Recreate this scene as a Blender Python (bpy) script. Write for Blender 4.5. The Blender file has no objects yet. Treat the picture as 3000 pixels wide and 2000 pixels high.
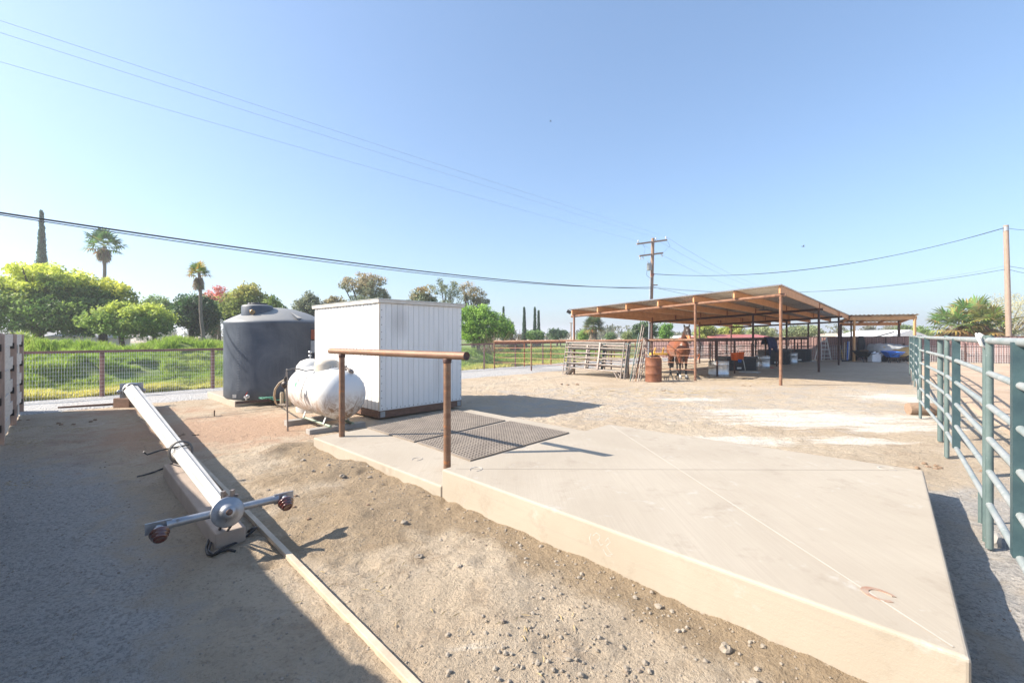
import bpy, math, random
import numpy as np
from mathutils import Vector, Matrix, noise
random.seed(7)
rng = np.random.default_rng(11)
C = bpy.context.scene.collection
R = math.radians
V = Vector
F, CX, HY, CAMZ = 1290.0, 1500.0, 982.0, 1.6

# ------------------------------------------------------------------ terrain
def T(x, y):
    q = (y - x - 5.5) / 1.41421
    return -0.017 * min(max(q, 0.0), 14.0)
def G(px, py, h=0.0):
    """ground point (raised by h) seen at a photo pixel"""
    dz = (py - HY) / F; dx = (px - CX) / F; z = h; Y = 10
    for _ in range(12):
        Y = (CAMZ - z) / dz; z = T(dx * Y, Y) + h
    return V((dx * Y, Y, z))
def P(px, py, Y):
    return V(((px - CX) / F * Y, Y, CAMZ - (py - HY) / F * Y))
def gz(x, y, h=0.0):
    return V((x, y, T(x, y) + h))

# ------------------------------------------------------------------ materials
MATS = {}
def _new(name):
    m = bpy.data.materials.new(name); m.use_nodes = True
    nt = m.node_tree; b = nt.nodes['Principled BSDF']
    return m, nt, b
def _noise(nt, vec, scale, detail=4, rough=.6, dist=0):
    n = nt.nodes.new('ShaderNodeTexNoise'); n.inputs['Scale'].default_value = scale
    n.inputs['Detail'].default_value = detail; n.inputs['Roughness'].default_value = rough
    n.inputs['Distortion'].default_value = dist
    nt.links.new(vec, n.inputs['Vector']); return n.outputs['Fac']
def _ramp(nt, fac, a, b, ca=(0,0,0,1), cb=(1,1,1,1)):
    r = nt.nodes.new('ShaderNodeValToRGB'); r.color_ramp.elements[0].position = a; r.color_ramp.elements[1].position = b
    r.color_ramp.elements[0].color = ca; r.color_ramp.elements[1].color = cb
    nt.links.new(fac, r.inputs['Fac']); return r.outputs['Color']
def _mix(nt, fac, a, b, mode='MIX'):
    m = nt.nodes.new('ShaderNodeMix'); m.data_type = 'RGBA'; m.blend_type = mode
    def put(s, v):
        if isinstance(v, (tuple, list)): s.default_value = tuple(v)[:3] + (1,)
        elif isinstance(v, float) or isinstance(v, int): s.default_value = v
        else: nt.links.new(v, s)
    put(m.inputs[0], fac); put(m.inputs[6], a); put(m.inputs[7], b)
    return m.outputs[2]
def _math(nt, op, a, b=0.0):
    m = nt.nodes.new('ShaderNodeMath'); m.operation = op
    for i, v in enumerate((a, b)):
        if isinstance(v, (int, float)): m.inputs[i].default_value = v
        else: nt.links.new(v, m.inputs[i])
    return m.outputs[0]
def _vec(nt, stretch=None, kind='Object'):
    t = nt.nodes.new('ShaderNodeTexCoord'); o = t.outputs[kind]
    if stretch:
        mp = nt.nodes.new('ShaderNodeMapping'); mp.inputs['Scale'].default_value = stretch
        nt.links.new(o, mp.inputs['Vector']); o = mp.outputs['Vector']
    return o
def _bump(nt, b, h, strength, dist=.02):
    bp = nt.nodes.new('ShaderNodeBump'); bp.inputs['Strength'].default_value = strength
    bp.inputs['Distance'].default_value = dist
    nt.links.new(h, bp.inputs['Height']); nt.links.new(bp.outputs['Normal'], b.inputs['Normal'])
    return bp
def mat(name, c1, c2=None, scale=6, rough=.6, metal=0, bump=.15, bscale=40, stretch=None, lo=.35, hi=.65,
        spot=None, sscale=3, slo=.6, shi=.7, coat=0):
    if name in MATS: return MATS[name]
    m, nt, b = _new(name); v = _vec(nt, stretch)
    if c2 is None: c2 = tuple(x * .75 for x in c1)
    col = _mix(nt, _ramp(nt, _noise(nt, v, scale, 6), lo, hi), c1, c2)
    if spot: col = _mix(nt, _ramp(nt, _noise(nt, v, sscale, 8, .7), slo, shi), col, spot)
    nt.links.new(col, b.inputs['Base Color'])
    b.inputs['Roughness'].default_value = rough; b.inputs['Metallic'].default_value = metal
    if coat: b.inputs['Coat Weight'].default_value = coat
    if bump: _bump(nt, b, _noise(nt, v, bscale, 6, .7), bump, .01)
    MATS[name] = m; return m

M = {}
M['rust'] = mat('rust_pipe', (.20,.095,.055), (.30,.17,.11), 9, .75, .25, .25, 60, spot=(.11,.06,.045), sscale=5, slo=.52, shi=.66)
M['rust_dark'] = mat('brown_pipe', (.10,.05,.04), (.055,.035,.033), 9, .7, .2, .2, 60, spot=(.16,.07,.04), sscale=4, slo=.55, shi=.7)
M['rail'] = mat('hitching_pipe', (.25,.155,.10), (.18,.095,.06), 4, .55, .35, .3, 70, stretch=(1,1,3), spot=(.36,.15,.06), sscale=6, slo=.55, shi=.65)
M['orange_rust'] = mat('orange_rust', (.36,.13,.05), (.22,.08,.04), 8, .8, .1, .2, 60)
M['thin_rail'] = mat('thin_rail', (.42,.20,.12), (.30,.15,.09), 6, .6, .3, .1, 60)
M['steel_grey'] = mat('weathered_galvanised', (.31,.265,.235), (.22,.18,.16), 7, .5, .35, .15, 70, spot=(.24,.13,.09), sscale=6, slo=.62, shi=.72)
M['green_pipe'] = mat('green_pipe', (.072,.112,.108), (.115,.155,.150), 6, .68, 0, .2, 60, spot=(.42,.45,.42), sscale=22, slo=.66, shi=.70)
M['green_dark'] = mat('green_stiffener', (.026,.055,.065), (.045,.085,.092), 6, .5, 0, .2, 60, spot=(.25,.09,.04), sscale=3, slo=.62, shi=.68)
M['bleached'] = mat('bleached_rail', (.33,.34,.335), (.23,.27,.265), 5, .6, .1, .2, 50, spot=(.44,.44,.43), sscale=18, slo=.58, shi=.68)
M['galv'] = mat('galvanised', (.42,.44,.46), (.30,.32,.34), 4, .48, .6, .1, 30)
M['wire'] = mat('wire_zinc', (.80,.80,.80), (.68,.68,.68), 20, .5, .1, 0)
M['white_paint'] = mat('white_enamel', (.66,.65,.625), (.60,.59,.56), 3, .33, 0, .06, 20, coat=.2)
M['tan_cap'] = mat('tan_enamel', (.56,.49,.40), (.50,.43,.35), 5, .4, 0, .08, 20)
M['plank'] = mat('lumber', (.55,.45,.34), (.42,.34,.25), 5, .8, 0, .35, 30, stretch=(1,1,1))
M['brown_wood'] = mat('brown_skid', (.13,.07,.045), (.22,.125,.085), 7, .8, 0, .5, 40, stretch=(1,1,9))
M['pink_wood'] = mat('pinkish_post', (.46,.33,.27), (.36,.26,.21), 6, .8, 0, .4, 40, stretch=(6,6,1))
M['grey_board'] = mat('grey_board', (.66,.60,.54), (.52,.47,.42), 4, .85, 0, .4, 40, stretch=(1,1,8), spot=(.36,.32,.28), sscale=6, slo=.62, shi=.74)
M['rafter'] = mat('fir_rafter', (.68,.35,.165), (.56,.27,.12), 5, .7, 0, .3, 30, spot=(.62,.37,.2), sscale=3, slo=.6, shi=.7)
M['rafter_pale'] = mat('pale_fir', (.60,.36,.17), (.50,.27,.12), 5, .7, 0, .3, 30)
M['roof_metal'] = mat('roof_metal', (.66,.63,.58), (.52,.49,.45), 2, .26, .8, .1, 20)
M['yellow_roof'] = mat('old_roof_metal', (.52,.47,.36), (.42,.37,.28), 2, .4, .5, .1, 20)
M['concrete'] = None
M['block'] = mat('grey_block', (.36,.34,.31), (.28,.26,.24), 5, .9, 0, .5, 60)
M['rubber'] = mat('rubber_mat', (.27,.225,.185), (.20,.165,.135), 3, .85, 0, .4, 90, spot=(.29,.24,.19), sscale=2.2, slo=.5, shi=.75)
M['black'] = mat('black_rubber', (.018,.018,.02), (.035,.033,.033), 8, .55, 0, .1, 30)
M['black_plastic'] = mat('black_plastic', (.03,.032,.036), (.05,.05,.052), 5, .5, 0, .1, 30)
M['grey_hose'] = mat('grey_hose', (.20,.18,.16), (.14,.13,.12), 8, .6, 0, .1, 30)
M['tan_hose'] = mat('tan_hose', (.44,.36,.25), (.36,.28,.19), 8, .6, 0, .1, 30)
M['white_hose'] = mat('white_hose', (.55,.55,.52), (.45,.44,.4), 8, .6, 0, .1, 30)
M['lamp_white'] = mat('cast_column', (.50,.49,.465), (.42,.41,.39), 3, .6, 0, .15, 40, spot=(.50,.47,.43), sscale=1.5, slo=.62, shi=.8)
M['alu'] = mat('dull_aluminium', (.40,.41,.43), (.30,.31,.33), 9, .42, .75, .25, 50, spot=(.20,.16,.14), sscale=14, slo=.58, shi=.7)
M['amber'] = mat('red_porcelain', (.11,.024,.015), (.07,.016,.011), 5, .14, 0, 0, coat=1)
M['orange'] = mat('orange_plastic', (.85,.16,.02), (.75,.12,.02), 5, .4, 0, 0)
M['blue'] = mat('blue_enamel', (.02,.16,.62), (.015,.12,.5), 5, .3, 0, 0, coat=.4)
M['red'] = mat('red_plastic', (.5,.03,.02), (.4,.03,.02), 5, .4, 0, 0)
M['yellow'] = mat('yellow_paint', (.75,.47,.08), (.62,.36,.05), 5, .5, 0, .1)
M['navy'] = mat('navy_cloth', (.02,.025,.07), (.03,.035,.1), 8, .9, 0, .5, 12)
M['white_plastic'] = mat('white_plastic', (.74,.76,.8), (.68,.7,.74), 5, .35, 0, .05)
M['tarp'] = mat('grey_tarp', (.45,.46,.46), (.32,.34,.35), 6, .5, 0, .8, 9)
M['hay'] = mat('hay', (.52,.40,.21), (.34,.25,.12), 22, .95, 0, 1, 60, stretch=(1,1,3))
M['pole_wood'] = mat('pole_wood', (.33,.22,.15), (.22,.14,.10), 9, .85, 0, .5, 30, stretch=(3,3,.4))
M['pole_pale'] = mat('pale_pole_wood', (.36,.27,.21), (.28,.20,.155), 9, .85, 0, .5, 30, stretch=(3,3,.4))
M['stucco'] = mat('white_stucco', (.62,.60,.57), (.55,.53,.5), 2, .8, 0, .1)
M['red_roof'] = mat('red_roof', (.42,.14,.12), (.35,.10,.09), 3, .6, 0, .1)
M['tan_wall'] = mat('tan_wall', (.45,.36,.29), (.38,.3,.24), 2, .8, 0, .1)
M['grey_roof'] = mat('grey_roof', (.3,.3,.3), (.22,.22,.23), 2, .8, 0, .1)
M['car_paint'] = mat('car_paint', (.08,.09,.11), (.07,.08,.09), 2, .2, .4, 0, coat=1)
M['glass'] = mat('dark_glass', (.03,.04,.05), (.03,.04,.05), 2, .08, 0, 0)
M['bark'] = mat('bark', (.11,.085,.065), (.065,.05,.04), 10, .9, 0, .6, 30, stretch=(2,2,.5))
M['palm_bark'] = mat('palm_bark', (.24,.20,.16), (.14,.115,.095), 14, .9, 0, .8, 20, stretch=(.5,.5,4))
M['skirt'] = mat('dry_fronds', (.34,.27,.18), (.2,.15,.1), 12, .95, 0, .8, 20)
M['porcelain'] = mat('porcelain', (.6,.6,.6), (.5,.5,.5), 8, .2, 0, 0)
M['label_white'] = mat('sticker', (.7,.7,.67), (.64,.64,.6), 8, .5, 0, 0)
M['label_green'] = mat('sticker_green', (.05,.3,.14), (.05,.25,.12), 8, .5, 0, 0)
M['label_red'] = mat('sticker_red', (.5,.06,.05), (.4,.05,.05), 8, .5, 0, 0)
M['slat'] = None

def concrete_mat():
    m, nt, b = _new('broom_finished_concrete'); v = _vec(nt)
    col = _mix(nt, _ramp(nt, _noise(nt, v, .8, 5, .6, .6), .35, .65), (.355,.303,.238), (.41,.358,.288))
    # fine broom lines across the slab
    mp = nt.nodes.new('ShaderNodeMapping'); mp.inputs['Rotation'].default_value = (0,0,R(45)); mp.inputs['Scale'].default_value = (160,1.5,1)
    nt.links.new(v, mp.inputs['Vector'])
    broom = _noise(nt, mp.outputs['Vector'], 1.0, 3)
    geo = nt.nodes.new('ShaderNodeNewGeometry'); sepn = nt.nodes.new('ShaderNodeSeparateXYZ'); nt.links.new(geo.outputs['True Normal'], sepn.inputs[0])
    topf = _math(nt, 'POWER', _math(nt, 'MAXIMUM', sepn.outputs['Z'], 0.0), 4.0)
    broom = _math(nt, 'MULTIPLY', broom, topf)
    col = _mix(nt, _ramp(nt, broom, .38, .72, cb=(.55,.55,.55,1)), col, (.325,.28,.225))
    form = _noise(nt, _vec(nt, (.6,.6,45)), 1.0, 4)
    col = _mix(nt, _math(nt, 'MULTIPLY', _ramp(nt, form, .5, .7), _math(nt, 'SUBTRACT', .45, _math(nt, 'MULTIPLY', topf, .45))), col, (.33,.295,.245))
    col = _mix(nt, _ramp(nt, _noise(nt, v, 2.6, 8, .72), .56, .70, cb=(.6,.6,.6,1)), col, (.27,.22,.17))
    col = _mix(nt, _ramp(nt, _noise(nt, v, 5, 8, .7), .60, .70, cb=(.7,.7,.7,1)), col, (.45,.42,.375))
    nt.links.new(col, b.inputs['Base Color']); b.inputs['Roughness'].default_value = .85
    h = _math(nt, 'ADD', _math(nt, 'MULTIPLY', broom, .5), _noise(nt, v, 90, 5, .7))
    _bump(nt, b, h, .25, .006)
    return m
M['concrete'] = concrete_mat()

def siding_mat(name, c, stain, stain_side):
    m, nt, b = _new(name); v = _vec(nt)
    st = _vec(nt, (9, 9, .6))
    col = _mix(nt, _ramp(nt, _noise(nt, st, 2.0, 6, .7), .35, .7), c, tuple(x*.93 for x in c))
    col = _mix(nt, _ramp(nt, _noise(nt, v, 1.1, 6, .65, .4), .56, .74, cb=(.65,.65,.65,1)), col, stain)
    col = _mix(nt, _ramp(nt, _noise(nt, _vec(nt, (14,14,2)), 3, 8, .8), .66, .72, cb=(.5,.5,.5,1)), col, (.42,.38,.33))
    for (cx, cy, cz, rx, rz, k) in stain_side:     # grime patches where water has run down
        mp = nt.nodes.new('ShaderNodeMapping'); mp.inputs['Location'].default_value = (-cx/rx, -cy/rx, -cz/rz); mp.inputs['Scale'].default_value = (1/rx, 1/rx, 1/rz)
        nt.links.new(v, mp.inputs['Vector']); ln = nt.nodes.new('ShaderNodeVectorMath'); ln.operation = 'LENGTH'; nt.links.new(mp.outputs['Vector'], ln.inputs[0])
        d = _math(nt, 'ADD', ln.outputs['Value'], _math(nt, 'MULTIPLY', _math(nt, 'SUBTRACT', _noise(nt, st, 1.5, 6, .7), .5), 1.1))
        col = _mix(nt, _ramp(nt, d, .35, 1.1, (k,k,k,1), (0,0,0,1)), col, (.42,.405,.39))
    nt.links.new(col, b.inputs['Base Color']); b.inputs['Roughness'].default_value = .7
    _bump(nt, b, _noise(nt, st, 12, 5, .7), .25, .006)
    return m
M['siding'] = siding_mat('painted_siding', (.78,.775,.76), (.66,.65,.64), [(.30,.30,1.95,.26,.45,.5),(.95,1.05,1.0,.16,.9,.35),(-.9,1.0,.9,.5,.5,.25)])

def tank_mat():
    m, nt, b = _new('chalky_black_poly'); v = _vec(nt)
    col = _mix(nt, _ramp(nt, _noise(nt, v, .9, 6, .6, 1.2), .40, .72), (.030,.042,.066), (.085,.102,.13))
    col = _mix(nt, _ramp(nt, _noise(nt, _vec(nt, (9,9,.7)), 1.6, 6, .7), .52, .85, cb=(.4,.4,.4,1)), col, (.13,.15,.185))
    geo = nt.nodes.new('ShaderNodeNewGeometry'); sep = nt.nodes.new('ShaderNodeSeparateXYZ')
    nt.links.new(geo.outputs['Normal'], sep.inputs[0])
    dust = _ramp(nt, _math(nt, 'ADD', sep.outputs['Z'], _math(nt, 'MULTIPLY', _noise(nt, v, 3, 5), .25)), .45, .95)
    col = _mix(nt, dust, col, (.27,.265,.255))      # dust settled on the dome
    nt.links.new(col, b.inputs['Base Color']); b.inputs['Roughness'].default_value = .55
    _bump(nt, b, _noise(nt, _vec(nt, (30,30,3)), 2, 4), .12, .01)
    return m
M['tank'] = tank_mat()

def propane_mat():
    m, nt, b = _new('propane_white'); v = _vec(nt)
    sep = nt.nodes.new('ShaderNodeSeparateXYZ'); nt.links.new(v, sep.inputs[0])
    mud = _ramp(nt, _noise(nt, _vec(nt, (3,3,2)), 2.6, 9, .8, .8), .42, .56)
    low = _math(nt, 'LESS_THAN', sep.outputs['Z'], .42)
    grad = nt.nodes.new('ShaderNodeMapRange'); grad.inputs[1].default_value = .72; grad.inputs[2].default_value = .42
    nt.links.new(sep.outputs['Z'], grad.inputs[0])
    fac = _math(nt, 'MULTIPLY', mud, grad.outputs[0])
    col = _mix(nt, fac, (.66,.655,.64), (.25,.165,.11))
    nt.links.new(col, b.inputs['Base Color']); b.inputs['Roughness'].default_value = .38
    b.inputs['Coat Weight'].default_value = .2
    return m
M['propane'] = propane_mat()

def slat_mat():
    m, nt, b = _new('brown_slat_chainlink'); v = _vec(nt)
    w = nt.nodes.new('ShaderNodeTexWave'); w.wave_type = 'BANDS'; w.bands_direction = 'X'
    w.inputs['Scale'].default_value = 3.2; nt.links.new(v, w.inputs['Vector'])
    col = _mix(nt, _ramp(nt, w.outputs['Fac'], .25, .6), (.16,.09,.085), (.27,.155,.14))
    w2 = nt.nodes.new('ShaderNodeTexWave'); w2.wave_type = 'BANDS'; w2.bands_direction = 'DIAGONAL'
    w2.inputs['Scale'].default_value = 6; nt.links.new(v, w2.inputs['Vector'])
    col = _mix(nt, _ramp(nt, w2.outputs['Fac'], .8, .95), col, (.34,.24,.22))
    nt.links.new(col, b.inputs['Base Color']); b.inputs['Roughness'].default_value = .6
    _bump(nt, b, w.outputs['Fac'], .5, .01)
    return m
M['slat'] = slat_mat()

def leaf_mat(name):
    m, nt, b = _new(name)
    a = nt.nodes.new('ShaderNodeAttribute'); a.attribute_name = 'col'
    nt.links.new(a.outputs['Color'], b.inputs['Base Color']); b.inputs['Roughness'].default_value = .6
    tr = nt.nodes.new('ShaderNodeBsdfTranslucent'); nt.links.new(a.outputs['Color'], tr.inputs['Color'])
    mx = nt.nodes.new('ShaderNodeMixShader'); mx.inputs[0].default_value = .45
    out = nt.nodes['Material Output']
    nt.links.new(b.outputs[0], mx.inputs[1]); nt.links.new(tr.outputs[0], mx.inputs[2]); nt.links.new(mx.outputs[0], out.inputs[0])
    return m
M['leaf'] = leaf_mat('foliage'); M['blade'] = leaf_mat('grass_blades')

def ground_mat():
    m, nt, b = _new('yard_dirt'); v = _vec(nt)
    a = nt.nodes.new('ShaderNodeAttribute'); a.attribute_name = 'zone'
    sc = nt.nodes.new('ShaderNodeSeparateColor'); nt.links.new(a.outputs['Color'], sc.inputs[0])
    n_big = _noise(nt, v, .45, 6, .6, .5); n_mid = _noise(nt, v, 2.6, 8, .65, .4)
    n_gr = _noise(nt, v, 38, 6, .75); n_fine = _noise(nt, v, 150, 3, .7)
    col = _mix(nt, _ramp(nt, n_big, .35, .65), (.475,.375,.27), (.56,.465,.35))
    col = _mix(nt, _ramp(nt, n_mid, .50, .70, cb=(.8,.8,.8,1)), col, (.36,.275,.195))
    col = _mix(nt, _ramp(nt, _noise(nt, v, 1.3, 8, .7, .3), .56, .66, cb=(.6,.6,.6,1)), col, (.58,.50,.41))
    def zone(fac, c1, c2, cur, k=1.0):
        f = _math(nt, 'ADD', fac, _math(nt, 'MULTIPLY', _math(nt, 'SUBTRACT', n_mid, .5), 1.8))
        return _mix(nt, _ramp(nt, f, .30, .80, cb=(k,k,k,1)), cur, _mix(nt, n_gr, c1, c2))
    gs = _ramp(nt, n_gr, .42, .60)
    gmix = _mix(nt, gs, (.33,.305,.275), (.66,.62,.57)); gmix = _mix(nt, _ramp(nt, _noise(nt, v, 75, 4, .8), .56, .64, cb=(.8,.8,.8,1)), gmix, (.17,.16,.155))
    fg = _math(nt, 'ADD', sc.outputs[1], _math(nt, 'MULTIPLY', _math(nt, 'SUBTRACT', n_mid, .5), 1.8))
    col = _mix(nt, _ramp(nt, fg, .30, .80), col, gmix)          # grey grit
    col = zone(a.outputs['Alpha'], (.43,.275,.18), (.52,.37,.27), col)     # reddish loam
    stre = _noise(nt, _vec(nt, (.55,3.2,1)), 2.2, 8, .72, .3)
    fw = _math(nt, 'ADD', sc.outputs[2], _math(nt, 'MULTIPLY', _math(nt, 'SUBTRACT', stre, .5), 3.0))
    col = _mix(nt, _ramp(nt, fw, .38, .85, cb=(.85,.85,.85,1)), col, (.74,.69,.61))        # white dust
    col = zone(sc.outputs[0], (.28,.205,.13), (.40,.305,.20), col, .9)  # damp soil along the slab
    col = _mix(nt, _ramp(nt, n_gr, .50, .68, cb=(.5,.5,.5,1)), col, (.20,.155,.115))
    col = _mix(nt, _ramp(nt, _noise(nt, v, 19, 7, .8), .57, .70, cb=(.35,.35,.35,1)), col, (.22,.175,.13))
    col = _mix(nt, _ramp(nt, n_fine, .58, .72, cb=(.6,.6,.6,1)), col, (.50,.45,.39))
    col = _mix(nt, _ramp(nt, _noise(nt, v, 90, 4, .8), .62, .70, cb=(.7,.7,.7,1)), col, (.13,.105,.085))
    vo = nt.nodes.new('ShaderNodeTexVoronoi'); vo.inputs['Scale'].default_value = 45; nt.links.new(v, vo.inputs['Vector'])
    peb = _ramp(nt, vo.outputs['Distance'], .12, .2, (1,1,1,1), (0,0,0,1))
    gate = _ramp(nt, _noise(nt, v, 7, 4), .55, .6)
    col = _mix(nt, _math(nt, 'MULTIPLY', _math(nt, 'MULTIPLY', peb, gate), .8), col, (.42,.40,.37))
    nt.links.new(col, b.inputs['Base Color']); b.inputs['Roughness'].default_value = .95
    b.inputs['Specular IOR Level'].default_value = .15
    h = _math(nt, 'ADD', _math(nt, 'MULTIPLY', n_gr, .8), _math(nt, 'ADD', _math(nt, 'MULTIPLY', n_fine, .3), _math(nt, 'MULTIPLY', peb, .25)))
    h = _math(nt, 'ADD', h, _math(nt, 'MULTIPLY', _noise(nt, v, 9, 6, .7), 2.0))
    _bump(nt, b, h, 1.0, .035)
    return m
M['ground'] = ground_mat()
def gravel_mat():
    m, nt, b = _new('grey_gravel'); v = _vec(nt)
    vo = nt.nodes.new('ShaderNodeTexVoronoi'); vo.inputs['Scale'].default_value = 26; nt.links.new(v, vo.inputs['Vector'])
    col = _mix(nt, _ramp(nt, _noise(nt, v, 24, 3, .8), .35, .65), (.68,.66,.64), (.40,.39,.38))
    col = _mix(nt, _ramp(nt, _noise(nt, v, 1.2, 6, .7), .5, .7, cb=(.6,.6,.6,1)), col, (.55,.48,.41))
    col = _mix(nt, _ramp(nt, vo.outputs['Distance'], .35, .6, cb=(.6,.6,.6,1)), col, (.20,.19,.18))
    nt.links.new(col, b.inputs['Base Color']); b.inputs['Roughness'].default_value = .9
    _bump(nt, b, _math(nt, 'SUBTRACT', 1.0, vo.outputs['Distance']), 1, .03)
    return m
M['gravel'] = gravel_mat()
def field_mat():
    m, nt, b = _new('grassy_soil'); v = _vec(nt)
    col = _mix(nt, _ramp(nt, _noise(nt, v, .9, 6, .65), .42, .6), (.13,.21,.04), (.24,.28,.075))
    col = _mix(nt, _ramp(nt, _noise(nt, v, .7, 7, .7, .5), .58, .66), col, (.20,.13,.09))
    col = _mix(nt, _ramp(nt, _noise(nt, v, 12, 6, .8), .5, .7), col, (.05,.08,.02))
    nt.links.new(col, b.inputs['Base Color']); b.inputs['Roughness'].default_value = .95
    _bump(nt, b, _noise(nt, v, 8, 8, .8), 1, .1)
    return m
M['field'] = field_mat()
def sand_mat():
    m, nt, b = _new('arena_sand'); v = _vec(nt)
    col = _mix(nt, _ramp(nt, _noise(nt, v, .8, 6, .65), .4, .6), (.44,.32,.225), (.51,.39,.285))
    col = _mix(nt, _ramp(nt, _noise(nt, _vec(nt, (1.4,4,1)), 5, 8, .75), .56, .66, cb=(.8,.8,.8,1)), col, (.27,.18,.12))
    nt.links.new(col, b.inputs['Base Color']); b.inputs['Roughness'].default_value = .95
    _bump(nt, b, _noise(nt, v, 7, 8, .75), 1, .06)
    return m
M['sand'] = sand_mat()

# ------------------------------------------------------------------ mesh builder
def wloc(o):
    v = V((0,0,0))
    while o is not None:
        v = v + o.location; o = o.parent
    return v
class MB:
    def __init__(s): s.v = []; s.f = []; s.sm = []; s.mi = []; s.cur = 0
    def add(s, vs, fs, smooth=False):
        n = len(s.v); s.v.extend([tuple(p) for p in vs]); s.f.extend([tuple(i + n for i in f) for f in fs])
        s.sm.extend([smooth] * len(fs)); s.mi.extend([s.cur] * len(fs)); return s
    def box(s, c, size, mat3=None):
        hx, hy, hz = size[0]/2, size[1]/2, size[2]/2
        pts = [V((x*hx, y*hy, z*hz)) for x in (-1,1) for y in (-1,1) for z in (-1,1)]
        if mat3 is not None: pts = [mat3 @ p for p in pts]
        c = V(c); pts = [p + c for p in pts]
        return s.add(pts, [(0,1,3,2),(4,6,7,5),(0,4,5,1),(2,3,7,6),(0,2,6,4),(1,5,7,3)])
    def beam(s, a, b, w, h, up=(0,0,1), bev=0):
        a, b = V(a), V(b); d = b - a; L = d.length; d.normalize()
        side = d.cross(V(up)).normalized(); u = side.cross(d).normalized()
        m3 = Matrix((d, side, u)).transposed()
        return s.box((a + b) / 2, (L, w, h), m3)
    def tube(s, a, b, r0, r1=None, n=8, caps=True, smooth=True):
        return s.path([a, b], [r0, r0 if r1 is None else r1], n, caps, smooth)
    def path(s, pts, r, n=6, caps=True, smooth=True):
        pts = [V(p) for p in pts]
        if isinstance(r, (int, float)): r = [r] * len(pts)
        rings = []; prev = None
        for i, p in enumerate(pts):
            t = (pts[min(i+1, len(pts)-1)] - pts[max(i-1, 0)])
            if t.length < 1e-9: t = V((0,0,1))
            t.normalize()
            if prev is None:
                ref = V((0,0,1)) if abs(t.z) < .9 else V((1,0,0))
                u = t.cross(ref).normalized()
            else:
                u = prev - t * prev.dot(t)
                u = u.normalized() if u.length > 1e-6 else t.cross(V((1,0,0))).normalized()
            prev = u; w = t.cross(u)
            rings.append([p + (u * math.cos(2*math.pi*k/n) + w * math.sin(2*math.pi*k/n)) * r[i] for k in range(n)])
        vs = [q for ring in rings for q in ring]; fs = []
        for i in range(len(rings)-1):
            for k in range(n):
                a0, a1 = i*n+k, i*n+(k+1) % n
                fs.append((a0, a1, a1+n, a0+n))
        s.add(vs, fs, smooth)
        if caps:
            s.add(rings[0], [tuple(range(n))[::-1]]); s.add(rings[-1], [tuple(range(n))])
        return s
    def lathe(s, prof, c=(0,0,0), axis=(0,0,1), n=24, smooth=True, sx=1.0):
        """prof: list of (r, h) along axis"""
        ax = V(axis).normalized(); ref = V((0,0,1)) if abs(ax.z) < .9 else V((1,0,0))
        u = ax.cross(ref).normalized(); w = ax.cross(u); c = V(c); vs = []; fs = []
        for r, h in prof:
            for k in range(n):
                a = 2*math.pi*k/n
                vs.append(c + ax*h + (u*math.cos(a)*sx + w*math.sin(a))*max(r, 1e-4))
        for i in range(len(prof)-1):
            for k in range(n):
                a0, a1 = i*n+k, i*n+(k+1) % n
                fs.append((a0, a1, a1+n, a0+n))
        s.add(vs, fs, smooth); return s
    def blob(s, c, rad, seed=0, amp=.25, sub=1):
        t = (1+5**.5)/2
        vs = [V(p).normalized() for p in [(-1,t,0),(1,t,0),(-1,-t,0),(1,-t,0),(0,-1,t),(0,1,t),(0,-1,-t),(0,1,-t),(t,0,-1),(t,0,1),(-t,0,-1),(-t,0,1)]]
        fs = [(0,11,5),(0,5,1),(0,1,7),(0,7,10),(0,10,11),(1,5,9),(5,11,4),(11,10,2),(10,7,6),(7,1,8),(3,9,4),(3,4,2),(3,2,6),(3,6,8),(3,8,9),(4,9,5),(2,4,11),(6,2,10),(8,6,7),(9,8,1)]
        for _ in range(sub):
            cache = {}; nf = []
            def mid(a, b):
                k = (min(a,b), max(a,b))
                if k not in cache: cache[k] = len(vs); vs.append(((vs[a]+vs[b])/2).normalized())
                return cache[k]
            for a, b_, c_ in fs:
                x, y, z = mid(a,b_), mid(b_,c_), mid(c_,a); nf += [(a,x,z),(b_,y,x),(c_,z,y),(x,y,z)]
            fs = nf
        rad = V(rad) if not isinstance(rad, (int,float)) else V((rad,rad,rad)); c = V(c)
        out = [c + V((p.x*rad.x, p.y*rad.y, p.z*rad.z)) * (1 + amp*noise.noise(p*1.7 + V((seed*3.1,0,0)))) for p in vs]
        return s.add(out, fs, sub > 1)
    def build(s, name, m, parent=None, loc=None, color=None):
        base = wloc(parent) if parent is not None else V(loc or (0,0,0))
        me = bpy.data.meshes.new(name)
        arr = [(p[0]-base.x, p[1]-base.y, p[2]-base.z) for p in s.v]
        me.from_pydata(arr, [], s.f); me.polygons.foreach_set('use_smooth', s.sm); me.update()
        for mm in (m if isinstance(m, (list, tuple)) else [m]):
            if mm: me.materials.append(mm)
        if any(s.mi): me.polygons.foreach_set('material_index', s.mi)
        o = bpy.data.objects.new(name, me); C.objects.link(o)
        if parent is not None: o.parent = parent
        else: o.location = base
        return o
def tag(o, label=None, cat=None, group=None, kind=None):
    if label: o['label'] = label
    if cat: o['category'] = cat
    if group: o['group'] = group
    if kind: o['kind'] = kind
    return o
def thing(name, loc, label, cat, group=None, rot=0.0):
    o = bpy.data.objects.new(name, None); C.objects.link(o); o.location = V(loc); o.rotation_euler.z = rot
    o.empty_display_size = .2
    return tag(o, label, cat, group)
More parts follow.
